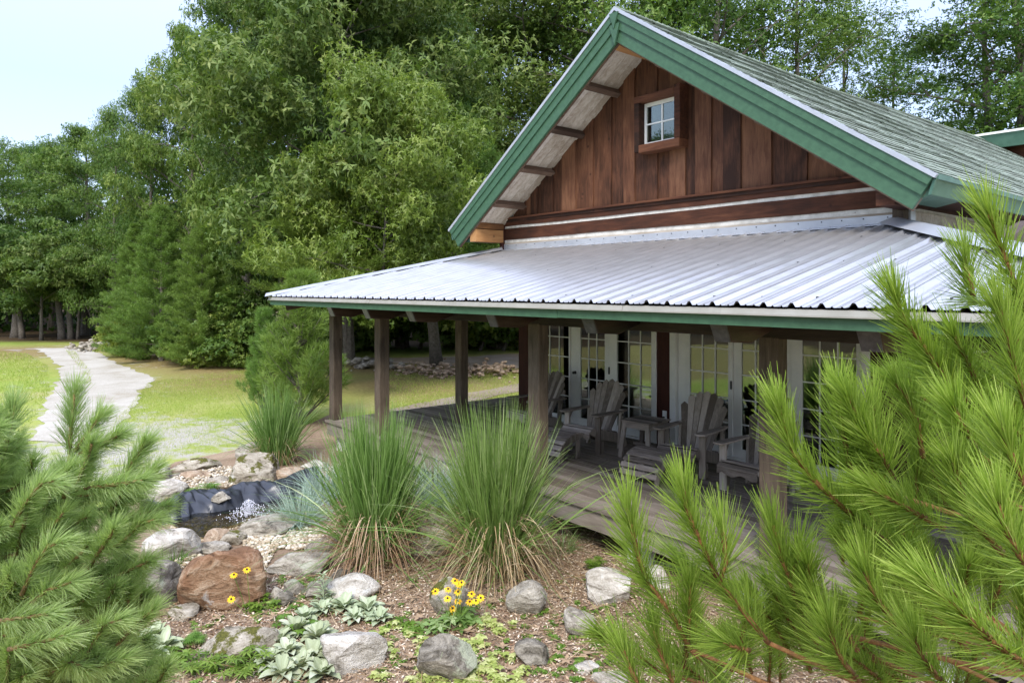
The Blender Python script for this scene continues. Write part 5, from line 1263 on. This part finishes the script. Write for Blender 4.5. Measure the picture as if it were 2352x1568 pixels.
# yellow coneflowers
def flower(parent, head, base, s=.036, seed=0):
    g = random.Random(seed); f = empty('flower', (0, 0, 0)); f.parent = parent
    C = []; Dd = []; n = 12; tilt = Vector((g.uniform(-.4, .4), g.uniform(-.4, .4) , 1)).normalized(); camd = (Vector((0, 0, CAMZ)) - Vector(parent.location) - head).normalized(); ax = (tilt + camd * .9).normalized()
    u = ax.orthogonal().normalized(); w_ = ax.cross(u)
    for i in range(n): a = i * 6.283 / n + g.uniform(-.1, .1); C.append((head + u * math.cos(a) * .006 + w_ * math.sin(a) * .006)[:]); Dd.append((u * math.cos(a) + w_ * math.sin(a) - ax * g.uniform(.05, .35))[:])
    link('petals', np_mesh('petals', *leaves(np.array(C), np.array(Dd), np.tile(np.array(ax[:]), (n, 1)), s, s * .38, np.array([g.random() for _ in range(n)]), .1)), 'petal', f)
    bm = bmesh.new(); bmesh.ops.create_uvsphere(bm, u_segments=10, v_segments=6, radius=.0095); me = bpy.data.meshes.new('centre'); bm.to_mesh(me); bm.free(); c = link('centre', me, 'cone', f, head + ax * .004, True)
    MB().tube([base, base.lerp(head, .5) + Vector((g.uniform(-.01, .01), 0, .01)), head - ax * .004], [.003, .0025, .002], 5).build('stem', 'weed', f)
    return f
def coneflowers(label, bx, by, heads, seed):
    b = G(bx, by); o = empty('black_eyed_susan', b, 0, label, 'flowers'); d = dist(b)
    for i, (x, y) in enumerate(heads):
        h = D(x, y, 1); r_ = ray(x, y); r_ = r_ * ((b.x * -SA + b.y * CA) + random.uniform(-.06, .06)); hd = Vector((r_.x, r_.y, CAMZ + r_.z)) - b
        if hd.z < .03: hd.z = .03
        flower(o, hd, Vector((random.uniform(-.04, .04), random.uniform(-.04, .04), 0)), seed=seed + i)
    return o
cf = coneflowers('clump of yellow dark centred flowers in front of the brown rock', 1045, 1440, [(1045, 1333), (1054, 1340), (1000, 1357), (1029, 1352), (1052, 1358), (1083, 1363), (1028, 1373), (1052, 1379), (1079, 1381), (1093, 1379), (1104, 1372), (1040, 1396), (1034, 1410), (1060, 1337)], 5)
coneflowers('three yellow dark centred flowers in front of the rust brown boulder', 575, 1412, [(537, 1319), (567, 1307), (531, 1375)], 60)
leaf_tufts('green_plant', [(1020, 1440), (1045, 1445), (1070, 1440), (1000, 1450), (1060, 1425)], 5, .09, .045, .1, 'misc', 'dark green basal leaves below the clump of yellow flowers', 'perennial', 50, per=9)
leaf_tufts('green_plant', [(575, 1400), (590, 1410), (605, 1385), (625, 1400)], 5, .05, .025, .08, 'weed', 'green weeds at the foot of the rust brown boulder', 'perennial', 51, per=9)
mb = MB(); c = G(525, 1203, .072)
mb.prism([(c.x + .11 * math.cos(a) * math.cos(.6) - .04 * math.sin(a) * math.sin(.6), c.y + .11 * math.cos(a) * math.sin(.6) + .04 * math.sin(a) * math.cos(.6)) for a in np.linspace(.2, 6.1, 14)], .07, .076, .6, 'Z')
# lawn blades
def lawn_blades(P, n, h, w, dens):
    q = scatter(P, n); k = np.array([noise.noise(Vector((a * .35, b_ * .35, 7))) + .6 * noise.noise(Vector((a * 1.3, b_ * 1.3, 3))) for a, b_ in q]); dg = np.min([np.hypot(q[:, 0] - p.x, q[:, 1] - p.y) for p in g2], 0); q = q[(k > dens + rng.normal(0, .25, len(k))) & (rng.random(len(k)) > np.clip(.9 - (dg - .6) / 3, 0, .6))]
    n = len(q); Dr = rng.normal(0, .5, (n, 3)); Dr[:, 2] = 1
    return ribbons(np.c_[q, np.zeros(n)], Dr, rng.uniform(h * .5, h * 1.3, n), rng.uniform(w * .6, w * 1.3, n), rng.normal(0, .3, (n, 3)), rng.random(n), 1)
lp = px_poly((130, 1160), (260, 1110), (360, 1075), (400, 1052), (520, 1028), (600, 1008), (690, 955), (720, 900), (620, 860), (560, 850), (430, 860), (340, 880), (300, 930), (240, 985), (150, 1020), (-60, 1000), (-160, 1200))
lp2 = px_poly((0, 808), (60, 812), (110, 840), (115, 900), (80, 960), (40, 1020), (-300, 1020), (-300, 850))
lp3 = px_poly((880, 945), (1190, 915), (1190, 860), (1000, 850), (880, 850))
lp4 = px_poly((150, 803), (172, 808), (205, 850), (212, 885), (200, 885), (180, 845)); lp5 = px_poly((120, 900), (150, 930), (150, 1010), (95, 1010))
A = join([lawn_blades(lp4, 1100, .07, .014, -.1), lawn_blades(lp, 90000, .045, .006, -.2), lawn_blades(lp2, 30000, .07, .014, -.25), lawn_blades(lp3, 12000, .06, .012, -.1)])
tag(link('lawn_grass', np_mesh('lawn_grass', *A), 'grass'), 'short yellowish green grass blades of the lawn', 'grass', kind='stuff')

# ================================================================== FOREGROUND PINES
def pine_shoot(pts, nl, dens, wid, g, spread=(.95, .35), droop=.0, tone=.0, bare=.0, clump=1):
    """needles round a twig given by world points; spread = radial share at base and tip"""
    P = np.array([p[:] for p in pts]); sg = np.linalg.norm(np.diff(P, axis=0), axis=1); cum = np.r_[0, np.cumsum(sg)]; Lt = cum[-1]
    n = max(12, int(dens * Lt)); u = bare + (1 - bare) * g.random(n) ** .85; x = u * Lt
    C = np.stack([np.interp(x, cum, P[:, k]) for k in range(3)], 1)
    k = np.clip(np.searchsorted(cum, x) - 1, 0, len(sg) - 1); A = unit(np.diff(P, axis=0))[k]
    rd = unit(np.cross(A, g.normal(size=(n, 3)))); w = (spread[0] + (spread[1] - spread[0]) * u)[:, None] * g.uniform(.7, 1.25, n)[:, None]
    d = unit(A + rd * w); Ls = nl * g.uniform(.75, 1.1, n) * np.where(u > .93, .8, 1)
    bend = A * .12 + g.normal(0, .06, (n, 3)) - np.array([0, 0, droop]) * g.uniform(.3, 1.4, n)[:, None]
    parts = []
    for j in range(clump):
        dj = unit(d + g.normal(0, .13 if clump > 1 else 0, (n, 3)))
        parts.append(ribbons(C, dj, Ls, wid, bend + g.normal(0, .03, (n, 3)), np.clip(tone + .25 * u + g.normal(.25, .17, n), 0, 1), 3, .35))
    return join(parts) if clump > 1 else parts[0]
def px_path(pts, d0, d1): return [D(x, y, d0 + (d1 - d0) * i / max(1, len(pts) - 1)) for i, (x, y) in enumerate(pts)]
def fg_pine(name, label, trunk_px, td, ztop, shoots, fills, nl, dens, wid, mat, twigm, seed, spread, droop, clump):
    g = np.random.default_rng(seed); base = D(trunk_px, 700, td); base.z = 0
    o = empty(name, base, 0, label, 'pine tree'); off = np.array(base[:])
    tk = 1.7 if clump == 1 else 1.35
    mb = MB(); mb.tube([(0, 0, -.05), (.04, .02, ztop * .4), (-.02, .03, ztop * .75), (0, 0, ztop)], [.075, .055, .035, .012], 10, .5); mb.build('trunk', 'bark', o, smooth=True)
    tb = MB(); N = []
    for sh in shoots + fills:
        P, tone, dn, br = sh
        tb.tube([p - base for p in P], [.0045 * tk] + [.004 * tk] * (len(P) - 2) + [.0025 * tk], 6, .5)
        N.append(pine_shoot(P, nl, dens * dn, wid, g, spread, droop, tone, 0, clump))
        if br is not None:   # woody branch back to the trunk
            a = P[0] - base; q = Vector(br) - base; m = a.lerp(q, .5) + Vector((0, 0, -.05))
            tb.tube([a, m, q], [.006, .009, .015], 6, .5)
    V, F, v = join(N); link('needles', np_mesh('needles', V - off, F, v), mat, o); tb.build('branches', twigm, o, smooth=True)
    return o
g0 = random.Random(99)
def tpt(px, d, z): p = D(px, 700, d); p.z = z; return p
RT = lambda z: tpt(2680, 2.3, z)
S = []
def sR(pts, d0, d1, tone=.1, dn=1.0, br=None): S.append((px_path(pts, d0, d1), tone, dn, br))
sR([(1486, 1338), (1468, 1285), (1453, 1225), (1440, 1165)], 1.80, 1.74); sR([(1586, 1489), (1545, 1415), (1500, 1352), (1486, 1338)], 1.86, 1.80, .0, .5)
sR([(1646, 1322), (1609, 1245), (1580, 1178), (1568, 1115)], 1.78, 1.70); sR([(1651, 1338), (1668, 1290), (1662, 1235), (1657, 1210)], 1.8, 1.8, .05, .8)
sR([(1651, 1338), (1600, 1320), (1565, 1285)], 1.8, 1.84, .0, .8)
sR([(1765, 1475), (1720, 1420), (1680, 1370), (1651, 1338)], 1.85, 1.80, -.05, .6, RT(1.35)); sR([(1586, 1489), (1640, 1540), (1700, 1600)], 1.86, 1.95, -.1, .5, RT(1.2))
sR([(1848, 1430), (1815, 1340), (1790, 1270), (1775, 1205)], 1.9, 1.85, .0, .9); sR([(1810, 1330), (1825, 1300), (1838, 1262)], 1.88, 1.86, .05, .8)
sR([(1920, 1540), (1880, 1490), (1848, 1430)], 2.0, 1.9, -.1, .6, RT(1.1))
sR([(1968, 1192), (1925, 1155), (1868, 1102), (1825, 1045), (1800, 975), (1788, 935)], 1.80, 1.68, .08); sR([(2100, 1300), (2040, 1245), (1968, 1192)], 1.95, 1.8, -.05, .6, RT(1.6))
sR([(1960, 1110), (1950, 1060), (1931, 960), (1926, 905)], 1.8, 1.74); sR([(2030, 1130), (2025, 1060), (2011, 980), (2003, 930)], 1.85, 1.8)
sR([(2120, 1050), (2108, 970), (2080, 910), (2055, 880)], 1.9, 1.85, .05)
sR([(2255, 944), (2195, 900), (2148, 837), (2110, 780), (2070, 725), (2050, 670)], 1.85, 1.68, .08); sR([(2400, 1040), (2330, 990), (2255, 944)], 2.0, 1.85, -.05, .6, RT(2.1))
sR([(2345, 690), (2318, 620), (2290, 545), (2270, 490)], 1.75, 1.68, .12); sR([(2420, 800), (2380, 740), (2345, 690)], 1.9, 1.75, .0, .6, RT(2.6))
sR([(2360, 940), (2332, 853), (2312, 763), (2292, 700)], 1.72, 1.66, .12); sR([(2240, 700), (2225, 640), (2215, 590)], 1.9, 1.88, .0, .8); sR([(2345, 690), (2280, 700), (2235, 690)], 1.75, 1.88, -.05, .4)
sR([(2168, 1212), (2085, 1168), (2000, 1120)], 1.75, 1.66, .08); sR([(2302, 1268), (2235, 1195), (2205, 1120), (2190, 1060)], 1.6, 1.5, .12)
sR([(2088, 1465), (2051, 1425), (2008, 1368), (1985, 1310)], 1.66, 1.6, .1); sR([(1971, 1562), (1931, 1512), (1912, 1468), (1905, 1430)], 1.66, 1.6, .05)
sR([(1720, 1492), (1700, 1488), (1660, 1475)], 1.75, 1.7, .0); sR([(2180, 1580), (2150, 1550), (2118, 1510), (2100, 1460)], 1.5, 1.45, .1)
sR([(2380, 1540), (2290, 1480), (2200, 1400), (2120, 1330)], 1.35, 1.28, .18); sR([(2400, 1350), (2352, 1290), (2310, 1220), (2290, 1150)], 1.35, 1.3, .18)
sR([(1480, 1600), (1450, 1540), (1430, 1490)], 1.8, 1.78, -.05, .8); sR([(1560, 1600), (1530, 1530), (1510, 1480), (1500, 1440)], 1.9, 1.86, -.05, .8)
sR([(2052, 1100), (2025, 1045), (1990, 1000)], 1.75, 1.7, .1); sR([(2300, 1100), (2250, 1040), (2210, 980), (2190, 930)], 1.6, 1.52, .12)
sR([(2400, 1180), (2352, 1110), (2320, 1040), (2300, 980)], 1.45, 1.4, .15)
Fl = []
for i in range(95):
    for _ in range(50):
        x = g0.uniform(1440, 2430); y = g0.uniform(760, 1600)
        if y > np.interp(x, [1440, 1600, 1760, 1850, 1950, 2050, 2150, 2250, 2430], [1500, 1500, 1470, 1400, 1180, 1080, 940, 880, 800]): break
    dpt = g0.uniform(1.75, 3.0) if i < 62 else g0.uniform(2.4, 3.4); L = g0.uniform(.14, .3) * 1613 / dpt; a = g0.uniform(-.9, .5)
    dx, dy = -math.sin(.5 + a) * L, -math.cos(.5 + a) * L
    P = px_path([(x, y), (x + dx * .3 + 5, y + dy * .33), (x + dx * .65 + 3, y + dy * .68), (x + dx, y + dy)], dpt + .05, dpt - .08)
    Fl.append((P, -.08 if dpt > 2.2 else .02, .85, RT(max(.6, P[0].z - .35)) if i % 3 == 0 else None))
fg_pine('foreground_pine', 'long needled yellow green pine filling the lower right corner in front of the porch', 2680, 2.3, 3.2, S, Fl, .125, 1550, .0024, 'needleR', 'twig', 71, (.85, .26), .03, 1)
S = []; LT = lambda z: tpt(-190, 2.6, z)
def sL(pts, d0, d1, tone=.1, dn=1.0, br=None): S.append((px_path(pts, d0, d1), tone, dn, br))
sL([(160, 1042), (162, 1000), (167, 945), (172, 895)], 2.1, 2.1, .0, 1, None); sL([(120, 1200), (148, 1120), (160, 1042)], 2.2, 2.1, -.05, .5, LT(1.6))
sL([(7, 1050), (24, 985), (33, 930)], 2.0, 2.0, .0, .9); sL([(-60, 1150), (-20, 1100), (7, 1050)], 2.1, 2.0, -.1, .5, LT(1.7))
sL([(173, 1036), (205, 990), (232, 955)], 2.1, 2.08); sL([(183, 1042), (253, 1012), (278, 995)], 2.1, 2.05)
sL([(263, 1149), (290, 1086), (325, 1030), (335, 1012)], 2.05, 2.0, .05); sL([(267, 1152), (323, 1112), (352, 1080)], 2.05, 2.0, .08); sL([(215, 1240), (245, 1190), (263, 1149)], 2.1, 2.05, -.1, .4, LT(1.4))
sL([(187, 1275), (273, 1252), (323, 1202), (360, 1192)], 2.05, 1.95, .12); sL([(262, 1255), (262, 1225), (258, 1208)], 2.05, 2.03); sL([(270, 1480), (310, 1435), (352, 1400)], 1.95, 1.9, .08)
sL([(27, 1208), (57, 1158), (93, 1112), (125, 1105)], 1.85, 1.8, .12); sL([(147, 1142), (150, 1112), (152, 1080)], 1.95, 1.9, .05); sL([(50, 1365), (80, 1298), (113, 1252), (148, 1247)], 1.8, 1.75, .12)
sL([(73, 1385), (110, 1355), (165, 1335)], 1.8, 1.75, .12); sL([(0, 1425), (53, 1418), (120, 1408)], 1.75, 1.7, .12); sL([(20, 1490), (93, 1475), (150, 1458)], 1.7, 1.66, .12)
sL([(187, 1538), (213, 1478), (240, 1435), (280, 1422)], 1.8, 1.74, .12); sL([(187, 1538), (233, 1528), (290, 1510)], 1.8, 1.75, .12); sL([(150, 1530), (160, 1520), (190, 1530)], 1.8, 1.75, .1)
Fl = []
for i in range(300):
    for _ in range(50):
        x = g0.uniform(-160, 330); y = g0.uniform(960, 1640)
        if y > np.interp(x, [-160, 0, 60, 130, 200, 260, 330], [960, 1060, 1130, 1140, 1120, 1180, 1260]) and x < np.interp(y, [1000, 1200, 1300, 1450, 1640], [250, 290, 230, 290, 340]): break
    dpt = g0.uniform(1.85, 2.9); L = g0.uniform(.07, .17) * 1613 / dpt; a = g0.uniform(-.7, .8); dx, dy = math.sin(.65 + a) * L, -math.cos(.65 + a) * L
    P = px_path([(x, y), (x + dx * .4 - 3, y + dy * .35), (x + dx * .75, y + dy * .7), (x + dx, y + dy)], dpt + .04, dpt - .06)
    Fl.append((P, -.1 if dpt > 2.3 else .03, .9, LT(max(.5, P[0].z - .25)) if i % 4 == 0 else None))
fg_pine('foreground_pine', 'soft blue green white pine filling the lower left corner', -190, 2.6, 3.0, S, Fl, .075, 820, .0015, 'needleL', 'twigl', 72, (.85, .4), .1, 4)

# trees across the lawn behind the photographer: the door panes mirror them
for i, (x, y, h) in enumerate(((-31, -7, 12), (-29, -12, 13), (-25, -17, 13), (-20, -22, 13), (-12, -26, 14), (-33, -14, 15), (-2, -26, 14), (9, -24, 14))):
    tm, cm = V_[('maple', 'oak', 'maple2')[i % 3]]
    o = empty('tree', (x * 1.25, y * 1.25, 0), i * 1.3, 'tree across the lawn, mirrored in the door panes', 'tree', 'trees mirrored in the glass'); o.scale = (h / 14,) * 3
    for nm, me, mt in (('trunk', tm, 'bark'), ('crown', cm, 'leafB')):
        c = bpy.data.objects.new(nm, me); COL.objects.link(c); c.parent = o; c.material_slots[0].link = 'OBJECT'; c.material_slots[0].material = M[mt]
